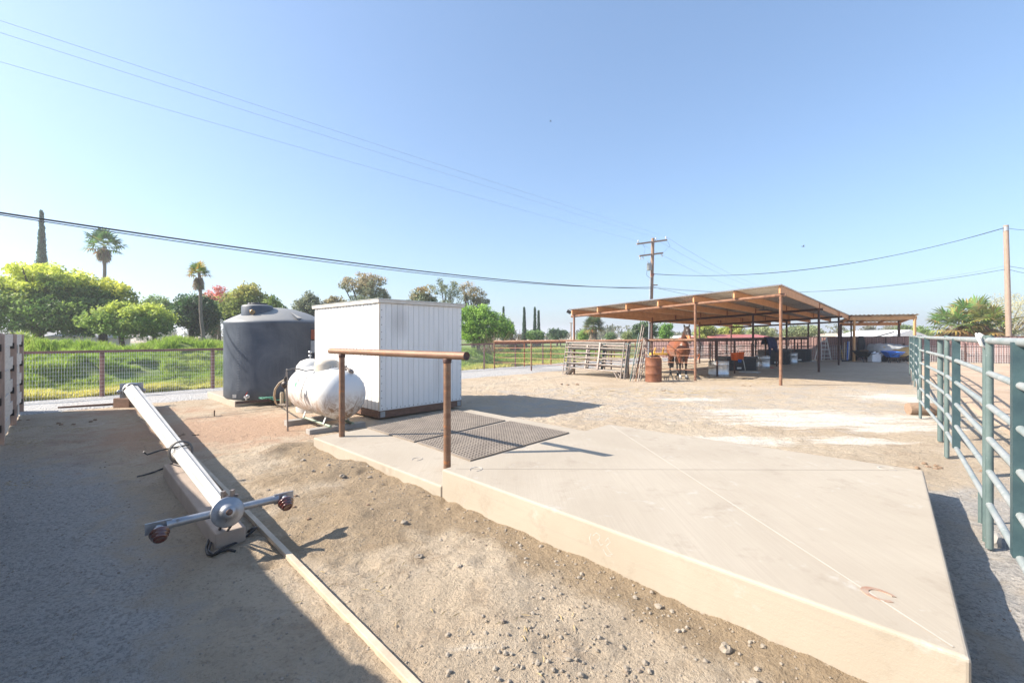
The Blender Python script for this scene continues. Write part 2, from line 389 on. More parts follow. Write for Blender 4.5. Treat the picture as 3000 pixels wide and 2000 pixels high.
def dup(root, loc, rot=None, label=None):
    r = root.copy(); C.objects.link(r); r.location = V(loc)
    if rot is not None: r.rotation_euler = rot
    if label: r['label'] = label
    for ch in list(root.children):
        c = ch.copy(); C.objects.link(c); c.parent = r
        for g in ch.children:
            d = g.copy(); C.objects.link(d); d.parent = c
    return r
def bevel(o, w, seg=2):
    b = o.modifiers.new('bev', 'BEVEL'); b.width = w; b.segments = seg; b.limit_method = 'ANGLE'; return o
def npmesh(name, verts, faces, m, col=None, colname='col', smooth=False, parent=None, loc=(0,0,0)):
    me = bpy.data.meshes.new(name); nv = len(verts); k = faces.shape[1]; nf = len(faces)
    base = wloc(parent) if parent is not None else V(loc)
    verts = verts - np.array([base.x, base.y, base.z])
    me.vertices.add(nv); me.vertices.foreach_set('co', verts.astype(np.float32).ravel())
    me.loops.add(nf*k); me.loops.foreach_set('vertex_index', faces.astype(np.int32).ravel())
    me.polygons.add(nf); me.polygons.foreach_set('loop_start', np.arange(0, nf*k, k, dtype=np.int32))
    me.polygons.foreach_set('use_smooth', np.full(nf, smooth)); me.update(calc_edges=True)
    if col is not None:
        at = me.color_attributes.new(colname, 'FLOAT_COLOR', 'POINT')
        c4 = np.ones((nv, 4), np.float32); c4[:, :col.shape[1]] = col
        at.data.foreach_set('color', c4.ravel())
    me.materials.append(m)
    o = bpy.data.objects.new(name, me); C.objects.link(o)
    if parent is not None: o.parent = parent
    else: o.location = base
    return o

# vectorised value noise
_perm = rng.random((256, 256))
def vnoise(x, y, s):
    x = x / s + 1000.37; y = y / s + 1000.71
    xi = np.floor(x).astype(int); yi = np.floor(y).astype(int); fx = x - xi; fy = y - yi
    fx = fx*fx*(3-2*fx); fy = fy*fy*(3-2*fy)
    g = lambda a, b: _perm[a % 256, b % 256]
    return (g(xi,yi)*(1-fx)+g(xi+1,yi)*fx)*(1-fy) + (g(xi,yi+1)*(1-fx)+g(xi+1,yi+1)*fx)*fy - .5
def sstep(a, b, x):
    t = np.clip((x-a)/(b-a), 0, 1); return t*t*(3-2*t)
def segdist(x, y, a, b):
    ax, ay, bx, by = a[0], a[1], b[0], b[1]; dx, dy = bx-ax, by-ay
    t = np.clip(((x-ax)*dx+(y-ay)*dy)/(dx*dx+dy*dy), 0, 1)
    side = (x-ax)*dy-(y-ay)*dx
    return np.hypot(x-ax-t*dx, y-ay-t*dy), side, t

# key points of the site -------------------------------------------------
UA, UB, UC, UD = V((-.69,4.32,0)), V((1.43,6.5,0)), V((4.0,4.28,0)), V((1.86,1.78,0))
L0, L1_, L2_, L3_ = V((-2.87,6.36,0)), V((-.69,4.31,0)), V((1.40,6.55,0)), V((-.82,8.75,0))
S1 = V((8.6,14.09,0)); SD = V((-.9657,.9657,0))      # front eave spacing vector
S2 = S1 + SD*2; S3 = S1 + SD*6
T1, T2, T3 = V((13.42,19.26,0)), V((17.66,23.8,0)), V((21.8,28.3,0))

# ------------------------------------------------------------------ ground
def axis(breaks):
    out = [breaks[0][0]]
    for (a, st), (b, _) in zip(breaks[:-1], breaks[1:]):
        n = max(1, int(round((b-a)/st))); out += list(np.linspace(a, b, n+1)[1:])
    return np.array(out)
xs = axis([(-900,120),(-60,4),(-16,.35),(-9,.06),(-4.5,.03),(3.2,.05),(5,.12),(9,.4),(30,4),(90,100),(900,1)])
ys = axis([(-60,6),(0,.3),(1.5,.022),(3.6,.03),(6.5,.05),(10,.08),(14,.3),(40,4),(90,100),(1500,1)])
X, Y = np.meshgrid(xs, ys)
def relief(X, Y):
    near = 1 - sstep(12, 22, np.hypot(X, Y))
    z = .030*vnoise(X,Y,1.6) + .022*vnoise(X+7,Y,.6) + .026*vnoise(X,Y+9,.25) + .017*vnoise(X+3,Y,.11) + .010*vnoise(X,Y+5,.055)
    z = z * near
    # flattened where things stand
    for cx, cy, r in ((-3.4,8.9,2.6),(-6.3,11.8,2.6)):
        z = z * (.35+.65*sstep(r*.6, r, np.hypot(X-cx, Y-cy)))
    d, s, t = segdist(X, Y, UA, UD)
    # small ragged bank of loose soil along the slab's front face
    bank = np.exp(-((d-.02)/.20)**2) * .022 * (.6+1.2*vnoise(X,Y,.3)+.9*vnoise(X+2,Y,.1))
    d2, s2, _ = segdist(X, Y, L0, L1_)
    bank2 = np.exp(-((d2-.02)/.24)**2) * .022 * (.6+1.2*vnoise(X,Y,.3)+.9*vnoise(X+2,Y,.1))
    z = z + bank + bank2
    # humps of dug soil near the slab and lamp post
    for cx, cy, r, h in ((-3.3,6.3,.6,.05),(-2.2,4.9,.5,.06),(-1.25,3.8,.45,.05),(-1.9,5.3,.35,.05),(.2,2.6,.5,.03),(-5.7,6.6,.7,.05)):
        z = z + h*np.exp(-(((X-cx)**2+(Y-cy)**2)/(r*r)))*(1+1.2*vnoise(X,Y,.25))
    for cx, cy, r_, h_ in PRINTS:
        m_ = (np.abs(X-cx) < .2) & (np.abs(Y-cy) < .2)
        if m_.any():
            d_p = np.hypot(X[m_]-cx, (Y[m_]-cy)*1.0)/r_
            z[m_] += -h_*np.exp(-d_p**2) + h_*.7*np.exp(-((d_p-1.35)/.35)**2)
    return z
_pr = random.Random(21)
PRINTS = [(_pr.uniform(-7.5,.8), _pr.uniform(1.7,8.2), _pr.uniform(.05,.085), _pr.uniform(.008,.02)) for _ in range(170)]
PRINTS = [p for p in PRINTS if p[0]+p[1] < 3.4 or p[1] > 8]
def Tn(X, Y):
    return -.017*np.clip((Y-X-5.5)/1.41421, 0, 14)
Z = Tn(X, Y) + relief(X, Y)
# keep ground below the fields sheets far off
dA, sA, tA = segdist(X, Y, UA, UD); dL, sL, tL = segdist(X, Y, L0, L1_)
moist = np.maximum(np.exp(-(dA/.36)**2)*(sA > 0), np.exp(-(dL/.55)**2)) 
moist = np.maximum(moist, .95*np.exp(-(((X+1.3)/.95)**2+((Y-4.0)/.9)**2)))
moist = np.maximum(moist, .75*np.exp(-(((X+2.3)/.8)**2+((Y-5.1)/.7)**2)))
moist = np.clip(moist*1.35, 0, 1.2) * (1 - sstep(0, .3, (X+Y-8)))
grit = sstep(.5, -1.2, X+Y-.9) * sstep(8.5, 5.0, Y)
grit = np.maximum(grit, .8*sstep(1.6, 2.4, X+.0)*sstep(5.5, 4, Y))
red = np.exp(-(((X+5.2)/2.4)**2+((Y-7.9)/2.0)**2)) * 1.1
red = np.maximum(red, .8*np.exp(-(((X+8.5)/2.2)**2+((Y-10.2)/.8)**2)))
grit = grit * (1-np.clip(red,0,1))
white = np.zeros_like(X)
for px, py, rx, ry in ((2420,1225,2.6,.75),(2330,1240,1.6,.4),(2640,1165,1.3,1.1),(2250,1205,1.8,.4),(2030,1170,.9,.35),(2600,1250,1.2,.5),(2150,1290,1.3,.35),(2500,1290,1.0,.3)):
    p = G(px, py); white = np.maximum(white, 1.05*np.exp(-(((X-p.x)/rx)**2+((Y-p.y)/ry)**2)))
grit = np.maximum(grit, .42*sstep(7, 9, Y)*(1-sstep(13.5,15,Y))*sstep(-2,0,X))
ny, nx = X.shape
vts = np.stack([X.ravel(), Y.ravel(), Z.ravel()], 1)
idx = np.arange(ny*nx).reshape(ny, nx)
fcs = np.stack([idx[:-1,:-1].ravel(), idx[:-1,1:].ravel(), idx[1:,1:].ravel(), idx[1:,:-1].ravel()], 1)
zone = np.stack([moist.ravel(), grit.ravel(), white.ravel(), red.ravel()], 1)
ground = npmesh('ground', vts, fcs, M['ground'], zone, 'zone', True)
tag(ground, 'bare sandy dirt yard', kind='structure')

# helper in the fence frame: u along the wire fence, v away beyond it
def UV(u, v):
    return (u - v)/1.41421, (u + v)/1.41421 + 25.2 - 0  # line Y = X + 25.2 at v = 0
def fence_xy(u, v): 
    x = (u - v)/1.41421 - 12.6; y = (u + v)/1.41421 + 12.6; return x, y
# at u: x=-12.6+u/1.414 ; y = 12.6+u/1.414 -> Y-X=25.2
def sheet(name, us, vsf, zf, m, label, col=None):
    pass
# gravel lane
us = np.arange(-8, 46, .35); vn = np.linspace(0, 1, 16)
Ug, Vn = np.meshgrid(us, vn)
low = -3.15 - .9*sstep(4, 14, Ug) - .5*vnoise(Ug, Ug*0, 1.3) - .3*vnoise(Ug, Ug*0+5, .5)
Vg = low + (0.35 - low)*Vn
gx, gy = fence_xy(Ug, Vg)
gzv = Tn(gx, gy) + .018*vnoise(gx,gy,.5)+ .012 + .03*np.sin(np.pi*Vn)
gzv[0] -= .06
gi = np.arange(Ug.size).reshape(Ug.shape)
gf = np.stack([gi[:-1,:-1].ravel(), gi[:-1,1:].ravel(), gi[1:,1:].ravel(), gi[1:,:-1].ravel()], 1)
tag(npmesh('gravel_path', np.stack([gx.ravel(),gy.ravel(),gzv.ravel()],1), gf, M['gravel'], smooth=True), 'grey gravel lane along the wire fence', kind='structure')
# grassy field with the berm
def field_h(u, v, x, y):
    left = 1 - sstep(10, 20, u)
    ridge = sstep(.9, 4.5, v) * (1 - .55*sstep(11, 18, v))
    lumps = .5 + 1.0*(vnoise(x, y, 2.3)+.5) * .6
    h = ridge * (.84*left + .42*(1-left)*(1-sstep(20,26,v))) * lumps*1.25
    h = h + ridge*(.88*vnoise(x+5, y, 1.35) + .45*vnoise(x, y+3, .6))*(left*.9+.35) + .05*vnoise(x, y, .3)
    h = h*(1-sstep(28, 45, v)) + .04*sstep(0,1,v)
    return h
us = np.concatenate([np.arange(-14, 24, .28), np.arange(24, 90, 1.5)]); vs_ = np.concatenate([np.arange(.15, 18, .25), np.arange(18, 120, 4)])
Uf, Vf = np.meshgrid(us, vs_)
fx, fy = fence_xy(Uf, Vf); fz = Tn(fx, fy) + field_h(Uf, Vf, fx, fy)
fz[0] -= .05
gi = np.arange(Uf.size).reshape(Uf.shape)
gf = np.stack([gi[:-1,:-1].ravel(), gi[:-1,1:].ravel(), gi[1:,1:].ravel(), gi[1:,:-1].ravel()], 1)
tag(npmesh('grass_field', np.stack([fx.ravel(),fy.ravel(),fz.ravel()],1), gf, M['field'], smooth=True), 'lumpy green field beyond the wire fence', kind='structure')
# grass blades as one mass
def blades(name, n, usamp, label):
    u, v = usamp(n); x, y = fence_xy(u, v); z = Tn(x, y) + field_h(u, v, x, y)
    keep = (vnoise(x, y, 1.0) + .6*vnoise(x+4, y, .45) + .14) > -.12 + 0*x
    keep |= v < 1.6
    u, v, x, y, z = u[keep], v[keep], x[keep], y[keep], z[keep]; n = len(x)
    tall = .25 + 1.5*(vnoise(x, y, .55)+.5)
    hgt = (.10 + .14*rng.random(n)) * tall * np.where(v < 2.0, .8, 1.15)
    ang = rng.random(n)*2*np.pi; wd = .010 + .012*rng.random(n) + .0006*np.hypot(x, y)*.5
    lx = rng.normal(0, .4, n)*hgt; ly = rng.normal(0, .4, n)*hgt
    a = np.stack([x-np.cos(ang)*wd, y-np.sin(ang)*wd, z-.02], 1); b = np.stack([x+np.cos(ang)*wd, y+np.sin(ang)*wd, z-.02], 1)
    c = np.stack([x+lx, y+ly, z+hgt], 1)
    vt = np.stack([a, b, c], 1).reshape(-1, 3); fc = np.arange(3*n).reshape(n, 3)
    dry = np.clip(sstep(2.0, .6, v)*.8 + .5*vnoise(x, y, 1.7) + .15*rng.normal(0, 1, n), 0, 1)[:, None]
    g = np.array([.27,.40,.06])*(1-dry) + np.array([.70,.62,.18])*dry
    g = g * (.7+.6*rng.random(n))[:, None]
    col = np.repeat(g, 3, 0)
    tag(npmesh(name, vt, fc, M['blade'], col), label, 'grass', kind='stuff')
def samp(n):
    r = rng.random(n)
    u = np.where(r < .72, rng.uniform(-3, 6, n), rng.uniform(6, 34, n)); v = np.where(rng.random(n) < .6, rng.uniform(.3, 5, n), rng.uniform(5, 17, n))
    return u, v
blades('grass', 300000, samp, 'green spring grass growing on the lumpy field beyond the wire fence')
# arena sand right of the green panels
px_ = [(3.3,1.2),(7.2,6.2),(17.5,18.2),(23.8,26.2),(27.0,24.5),(33,20.8),(34,6),(20,0)]
mb = MB(); n_ = 40
us = np.linspace(0, 1, 90)
A0, A1, B0, B1 = np.array([3.0,1.0]), np.array([23.2,26.0]), np.array([26.0,-6.0]), np.array([34.5,20.6])
Ua, Va = np.meshgrid(np.linspace(0,1,120), np.linspace(0,1,60)**1.3)
ax_ = (A0[0]+(A1[0]-A0[0])*Ua)*(1-Va) + (B0[0]+(B1[0]-B0[0])*Ua)*Va
ay_ = (A0[1]+(A1[1]-A0[1])*Ua)*(1-Va) + (B0[1]+(B1[1]-B0[1])*Ua)*Va
az_ = .03 + .05*vnoise(ax_,ay_,.8) + .04*vnoise(ax_,ay_,.35); az_[0] -= .08
gi = np.arange(Ua.size).reshape(Ua.shape)
gf = np.stack([gi[:-1,:-1].ravel(), gi[1:,:-1].ravel(), gi[1:,1:].ravel(), gi[:-1,1:].ravel()], 1)
tag(npmesh('arena_sand', np.stack([ax_.ravel(),ay_.ravel(),az_.ravel()],1), gf, M['sand'], smooth=True), 'churned sandy riding arena behind the green panels', kind='structure')
# stones and clods scattered over the dirt
def ground_z(x, y):
    a = np.array([x]); b = np.array([y]); return float((Tn(a, b) + relief(a, b))[0])
sb = MB(); rs = random.Random(4)
_t = (1+5**.5)/2; base_v = [tuple(V(p).normalized()) for p in [(-1,_t,0),(1,_t,0),(-1,-_t,0),(1,-_t,0),(0,-1,_t),(0,1,_t),(0,-1,-_t),(0,1,-_t),(_t,0,-1),(_t,0,1),(-_t,0,-1),(-_t,0,1)]]; base_f = [(0,11,5),(0,5,1),(0,1,7),(0,7,10),(0,10,11),(1,5,9),(5,11,4),(11,10,2),(10,7,6),(7,1,8),(3,9,4),(3,4,2),(3,2,6),(3,6,8),(3,8,9),(4,9,5),(2,4,11),(6,2,10),(8,6,7),(9,8,1)]
pts = []
for _ in range(5000):
    r = rs.random()
    if r < .10:
        t = rs.random(); a = L0.lerp(L1_, t*2) if t < .5 else UA.lerp(UD, (t-.5)*2)
        d = abs(rs.gauss(0, .22)) + .03; x, y = a.x - d*.72, a.y - d*.72; s = rs.choice([.004,.005,.006,.008,.008,.014])*rs.uniform(.6,1.3)
    elif r < .20:
        x = rs.gauss(.3, .35); y = rs.gauss(2.05, .35); s = rs.choice([.004,.006,.009,.014])*rs.uniform(.6,1.2)
    else:
        x = rs.uniform(-7, 3); y = 1.6 + 6.5*rs.random()**1.6; s = rs.choice([.003,.004,.005,.007])*rs.uniform(.7,1.4)
    d, sd, _t = segdist(np.array([x]), np.array([y]), UA, UD)
    if y > 1.2 and not (sd[0] > 0 and x+y > 3.58 and x+y < 8): pts.append((x, y, s))
PX_ = np.array([p[0] for p in pts]); PY_ = np.array([p[1] for p in pts]); PZ_ = Tn(PX_, PY_)+relief(PX_, PY_)
for (x, y, s), z in zip(pts, PZ_):
    vs = [(x + a*s*rs.uniform(.75,1.3), y + b*s*rs.uniform(.75,1.3), z + s*.2 + c*s*rs.uniform(.5,.9)) for a, b, c in base_v]
    sb.add(vs, base_f, False)
M['stone'] = mat('small_stones', (.25,.21,.165), (.33,.285,.23), 3, .9, 0, .3, 60, spot=(.22,.17,.13), sscale=2, slo=.55, shi=.6)
tag(sb.build('gravel_stones', M['stone']), 'small stones and clods strewn over the dirt', 'stones', kind='stuff')
# bigger lumps of broken soil and concrete crumbs beside the slab
cb = MB()
for k in range(14):
    t = rs.random(); a = L0.lerp(L1_, t*2.2) if t < .4 else UA.lerp(UD, (t-.4)/.6)
    d = abs(rs.gauss(0,.35))+.12; x, y = a.x-d*.7, a.y-d*.7
    if y < 1.3: continue
    s = rs.uniform(.016,.032); cb.blob((x,y,ground_z(x,y)+s*.3), (s*rs.uniform(.8,1.4),s,s*.7), k, .6, 1)
tag(cb.build('soil_clods', M['stone']), 'crumbly lumps of soil along the concrete edge', 'soil', kind='stuff')

# ------------------------------------------------------------------ concrete slabs
def slab(name, pts, ztop, zbot, label):
    mb = MB(); n = len(pts)
    vs = [V((p.x,p.y,zbot)) for p in pts] + [V((p.x,p.y,ztop)) for p in pts]
    fs = [tuple(range(n,2*n)), tuple(range(n))[::-1]] + [(i,(i+1)%n,(i+1)%n+n,i+n) for i in range(n)]
    mb.add(vs, fs)
    o = mb.build(name, M['concrete'], loc=(pts[0].x, pts[0].y, 0)); bevel(o, .018, 3)
    return tag(o, label, 'concrete slab')
up = slab('concrete_slab', [UA, UD, UC, UB], .29, -.25, 'large raised concrete slab scored corner to corner with a horseshoe')
lo = slab('concrete_slab', [L0+V((0,0,0)), L1_+V((-.002,-.002,0)), L2_+V((-.003,.0,0)), L3_], .126, -.3, 'lower concrete slab carrying the hitching rail and two rubber mats')
# scored lines and imprints of the upper slab
gm = mat('groove_grey', (.54,.49,.43), (.46,.42,.36), 12, .9, 0, .3, 60)
g = MB()
def strip(mb, a, b, w, z, wob=0):
    a, b = V((a.x,a.y,z)), V((b.x,b.y,z)); d = (b-a).normalized(); s = V((-d.y,d.x,0))*w/2; n = 24
    vs = []; fs = []
    for i in range(n+1):
        p = a.lerp(b, i/n); q = p + V((0,0,0)); vs += [q-s, q+s]
    for i in range(n): fs.append((2*i,2*i+2,2*i+3,2*i+1))
    mb.add(vs, fs)
strip(g, UB.lerp(UD,.02), UB.lerp(UD,.985), .009, .2935)
g.build('score_line', gm, up)
g = MB(); strip(g, UA.lerp(UC,.03), UA.lerp(UC,.97), .005, .2932)
g.build('score_line', mat('groove_dark', (.32,.27,.22), (.28,.235,.19), 12, .9, 0, .3, 60), up)
def shoe(px, py, rot, r, m, z, parent, wd=.012, th=.004, full=False, name='horseshoe'):
    c = G(px, py, z); c.z = z; mb = MB(); n = 30; a0, a1 = (0, 2*math.pi) if full else (R(-55), R(235))
    vs = []; fs = []
    for i in range(n+1):
        a = a0 + (a1-a0)*i/n; rr = r*(1.0 if math.sin(a) > 0 else 1.0); w_ = wd*(.7+.5*max(0,math.sin(a)))
        for rad, zz in ((rr-w_, th), (rr+w_, th), (rr+w_, -.001), (rr-w_, -.001)):
            p = V((math.cos(a)*rad*.92, math.sin(a)*rad*1.12, 0)); p = Matrix.Rotation(rot,3,'Z') @ p
            vs.append(c + p + V((0,0,zz)))
    for i in range(n):
        for k in range(4): fs.append((4*i+k, 4*i+(k+1)%4, 4*i+4+(k+1)%4, 4*i+4+k))
    mb.add(vs, fs); return mb.build(name, m, parent)
rusty_shoe = mat('rusty_shoe', (.31,.18,.125), (.36,.27,.21), 20, .9, 0, .3, 60)
grey_shoe = mat('cement_shoe', (.45,.42,.38), (.33,.30,.27), 20, .9, 0, .3, 60)
shoe(2578, 1742, R(40), .055, rusty_shoe, .29, up)
shoe(2600, 1372, R(60), .065, grey_shoe, .29, up, .006)
shoe(1394, 1374, R(-20), .06, grey_shoe, .29, up, .006)
shoe(1222, 1347, R(-20), .06, grey_shoe, .126, lo, .005)
# smeared white chalk scribble on the front face
sc_ = MB(); fdir = (UD-UA).normalized(); nrm = V((fdir.y, -fdir.x, 0)) * -1
nrm = V((-.7071,-.7071,0)); 
rc = random.Random(9)
def face_pt(t, z): 
    p = UA.lerp(UD, t); n2 = V((fdir.y,-fdir.x,0)); n2 = n2 if n2.y < 0 else -n2
    return V((p.x, p.y, z)) + n2*.0035
for curve in ([(0.322,.205),(.330,.235),(.338,.225),(.337,.20),(.331,.185)], [(.318,.215),(.314,.18),(.318,.14)], [(.333,.19),(.340,.16),(.345,.175)], [(.350,.20),(.356,.23),(.361,.205),(.352,.17),(.360,.14),(.366,.13),(.358,.12)], [(.345,.14),(.353,.105),(.362,.115)]):
    pts = [face_pt(a+.17, z) for a, z in curve]; n2 = (face_pt(.3,.1)-V((UA.lerp(UD,.3).x,UA.lerp(UD,.3).y,.1))).normalized(); vs = []
    for k, p in enumerate(pts):
        t = (pts[min(k+1,len(pts)-1)]-pts[max(k-1,0)]).normalized(); w_ = t.cross(n2)*rc.uniform(.0018,.0045); vs += [p-n2*.0025-w_, p-n2*.0025+w_]
    sc_.add(vs, [(2*k,2*k+1,2*k+3,2*k+2) for k in range(len(pts)-1)])
sc_.build('chalk_scrawl', mat('lime_chalk', (.50,.475,.43), (.40,.37,.32), 60, .9, 0, .3), up)

# rubber stall mats with rows of drainage holes
def stall_mat(q, label):
    c = [G(px,py,.14) for px,py in q]
    for p in c: p.z = .127
    root = thing('rubber_mat', c[0], label, 'rubber mat', 'rubber mats on the lower slab')
    nu = int((c[1]-c[0]).length/.052); nv = int((c[3]-c[0]).length/.052); mb = MB(); h = .018
    def pt(u, v, z): 
        a = c[0].lerp(c[1], u); b = c[3].lerp(c[2], u); p = a.lerp(b, v); return (p.x, p.y, .1275 + z)
    bu, bv = .012, .018
    for i in range(nu):
        for j in range(nv):
            u0 = bu+(1-2*bu)*i/nu; u1 = bu+(1-2*bu)*(i+1)/nu; v0 = bv+(1-2*bv)*j/nv; v1 = bv+(1-2*bv)*(j+1)/nv
            k = .25
            du, dv = (u1-u0)*k, (v1-v0)*k
            o = [(u0,v0),(u1,v0),(u1,v1),(u0,v1)]; n_ = [(u0+du,v0+dv),(u1-du,v0+dv),(u1-du,v1-dv),(u0+du,v1-dv)]
            vs = [pt(a,b,h) for a,b in o] + [pt(a,b,h) for a,b in n_] + [pt(a,b,.001) for a,b in n_]
            fs = [(e,(e+1)%4,(e+1)%4+4,e+4) for e in range(4)] + [(e+4,(e+1)%4+4,(e+1)%4+8,e+8) for e in range(4)]
            mb.cur = 0; mb.add(vs, fs[:4]); n9 = len(mb.v)-12; mb.cur = 1; mb.f += [tuple(i+n9 for i in f) for f in fs[4:]] + [tuple(i+n9 for i in (8,9,10,11))]; mb.sm += [False]*5; mb.mi += [1]*5; mb.cur = 0
    for (a, b, a2, b2) in ((0,0,1,bv),(0,1-bv,1,1),(0,bv,bu,1-bv),(1-bu,bv,1,1-bv)):
        mb.add([pt(a,b,h),pt(a2,b,h),pt(a2,b2,h),pt(a,b2,h)], [(0,1,2,3)])
    cs = [(0,0),(1,0),(1,1),(0,1)]
    mb.add([pt(*k,h) for k in cs]+[pt(*k,0) for k in cs], [(e,(e+1)%4,(e+1)%4+4,e+4) for e in range(4)])
    mb.build('perforated_pad', [M['rubber'], mat('mat_hole', (.03,.027,.025), (.02,.02,.02), 5, .9)], root)
stall_mat([(1076,1260.5),(1212.5,1298),(1480,1235),(1340,1209.5)], 'black perforated rubber mat nearer the white shed')
stall_mat([(1222,1300),(1378,1348.6),(1667,1267),(1495,1237)], 'black perforated rubber mat beside the raised slab')

# ------------------------------------------------------------------ hitching rail
ph = V((.755,-.656,0)); pA = V((-2.48,6.42,.12)); pB = V((-.72,4.89,.12))
root = thing('hitching_rail', (pA+pB)/2, 'rusty brown pipe hitching rail welded on two posts, standing on the lower slab', 'hitching rail')
for p, zt in ((pA,1.33),(pB,1.345)):
    MB().tube((p.x,p.y,.115),(p.x,p.y,zt), .041, n=20).build('post', M['rail'], root)
    wl = MB().lathe([(.043,-.055),(.05,-.04),(.047,-.03),(.052,-.018),(.043,-.005)], (p.x,p.y,zt), n=16); wl.build('weld', M['rust_dark'], root)
ea, eb = pA - ph*.34, pB + ph*.31
rl = MB(); rl.tube((ea.x,ea.y,1.365),(eb.x,eb.y,1.38), .043, n=24)
d_ = (V((eb.x,eb.y,1.38))-V((ea.x,ea.y,1.365))).normalized()
rl.lathe([(.043,0),(.040,.012),(.028,.026),(.001,.032)], (ea.x,ea.y,1.365), -d_, 20)
rr_ = rl.build('top_rail', M['rail'], root)
MB().lathe([(.030,-.002),(.046,0),(.0465,.006),(.036,.008),(.034,.003),(.0,.002)], (eb.x,eb.y,1.38), d_, 22).build('end_cap', M['rust_dark'], root)

# ------------------------------------------------------------------ white shed
P0 = G(1112,1230.5); P1 = G(1350.6,1193.7); e1 = (P1-P0); e1.z = 0; e1.normalize(); e2 = V((-e1.y, e1.x, 0))
W1, W2 = (P1-P0).length, 3.0
zb, zt = .115, 2.235
root = thing('white_shed', (P0.x,P0.y,T(P0.x,P0.y)), 'small white pump shed with vertical groove siding on a brown wood skid', 'shed')
def sp(a, b, z): p = P0 + e1*a + e2*b; return V((p.x,p.y,z))
def siding(a0, a1, dirn, off, seamz, grooves, name, m, lab=None):
    """vertical boards with recessed grooves; dirn 1: along e1 (front), 2: along e2 (left)"""
    mb = MB(); L = a1-a0
    bw = L/grooves
    for zi, (z0, z1, o) in enumerate(((zb, seamz, .0),(seamz+.004, zt, .004))):
        for i in range(grooves):
            s0 = a0+bw*i+.0035; s1 = a0+bw*(i+1)-.0035
            if dirn == 1: q = [sp(s0,-off-o,z0),sp(s1,-off-o,z0),sp(s1,-off-o,z1),sp(s0,-off-o,z1),sp(s0,-off+.012,z0),sp(s1,-off+.012,z0),sp(s1,-off+.012,z1),sp(s0,-off+.012,z1)]
            else:
                s0 += .0085; s1 -= .0085
                q = [sp(-off-o,s0,z0),sp(-off-o,s1,z0),sp(-off-o,s1,z1),sp(-off-o,s0,z1),sp(-off+.012,s0,z0),sp(-off+.012,s1,z0),sp(-off+.012,s1,z1),sp(-off+.012,s0,z1)]
            mb.add(q, [(0,1,2,3),(1,0,4,5),(2,1,5,6),(3,2,6,7),(0,3,7,4)])
    mb.cur = 1
    if dirn == 1:
        for k in range(22): mb.box(sp(W1*(k+.6)/22, -.018, 1.165), (.009,.008,.010))
        for k in range(15): mb.box(sp(.035, -.019, zb+.1+k*.145), (.012,.010,.012)); mb.box(sp(W1-.035, -.019, zb+.1+k*.145), (.012,.010,.012))
        for k in range(20): mb.box(sp(W1*(k+.5)/20, -.015, zb+.03), (.013,.010,.013))
    else:
        for k in range(20): mb.box(sp(-.018, W2*(k+.5)/20, 1.17), (.008,.009,.009))
    return mb.build(name, [m, M['rust_dark']], root)
core = MB(); 
q = [sp(a,b,z) for z in (zb-.01, zt-.02) for a,b in ((.004,.004),(W1-.004,.004),(W1-.004,W2-.004),(.004,W2-.004))]
core.add(q, [(0,1,5,4),(1,2,6,5),(2,3,7,6),(4,5,6,7),(3,2,1,0)]); core.cur = 1; core.add(q, [(3,0,4,7)])
core.build('wall_core', [mat('groove_shade', (.55,.54,.53), (.48,.47,.46), 5, .8), mat('dark_groove_shade', (.05,.045,.04), (.035,.03,.028), 5, .9)], root)  # groove shade put into the core colour, near black on the left face
w_f = siding(.0, W1, 1, .012, 1.19, 16, 'wall', M['siding'])
w_l = siding(.0, W2, 2, .012, 1.19, 20, 'wall', M['siding'])
w_r = MB(); q = [sp(W1+.012,b,z) for z in (zb,zt) for b in (0,W2)]; w_r.add(q, [(0,1,3,2)]); w_r.build('wall', M['siding'], root)
for (a,b) in ((-.016,-.016),):
    MB().box(sp(a,b,(zb+zt)/2), (.03,.03,zt-zb+.0), Matrix.Rotation(math.atan2(e1.y,e1.x),3,'Z')).build('corner_trim', mat('cream_trim', (.66,.58,.47), (.58,.5,.4), 8, .7), root)
rot1 = Matrix.Rotation(math.atan2(e1.y,e1.x),3,'Z')
rf = MB(); ctr = sp(W1/2, W2/2, 2.275); rf.box(ctr, (W1+.12, W2+.12, .07), rot1)
bevel(rf.build('roof', mat('cream_fascia', (.66,.62,.56), (.58,.53,.46), 6, .7), root), .006)
rs_ = MB(); rs_.box(sp(W1/2, W2/2, 2.318), (W1+.14, W2+.14, .012), rot1); rs_.build('roof_sheet', M['roof_metal'], root)
sk = MB()
zs0, zs1 = -.035, .108
sk.box(sp(W1/2, .05, (zs0+zs1)/2), (W1+.03, .09, zs1-zs0), rot1); sk.build('skid_beam', M['brown_wood'], root)
sk = MB(); sk.box(sp(.05-.02, W2/2+.05, (zs0+zs1)/2-.002), (.09, W2-.1, zs1-zs0-.004), rot1); sk.build('skid_beam', M['brown_wood'], root)
sk = MB(); sk.box(sp(W1-.05, W2/2+.05, (zs0+zs1)/2-.002), (.09, W2-.1, zs1-zs0-.004), rot1); sk.build('skid_beam', M['brown_wood'], root)
for a in (.07, W1-.06):
    b_ = MB(); b_.box(sp(a, -.0005, .035), (.10, .008, .11), rot1)
    for i in range(3):
        for j in range(3): b_.box(sp(a-.03+.03*i, -.006, .003+.03*j), (.012,.006,.012), rot1)
    b_.build('steel_bracket', M['galv'], root)

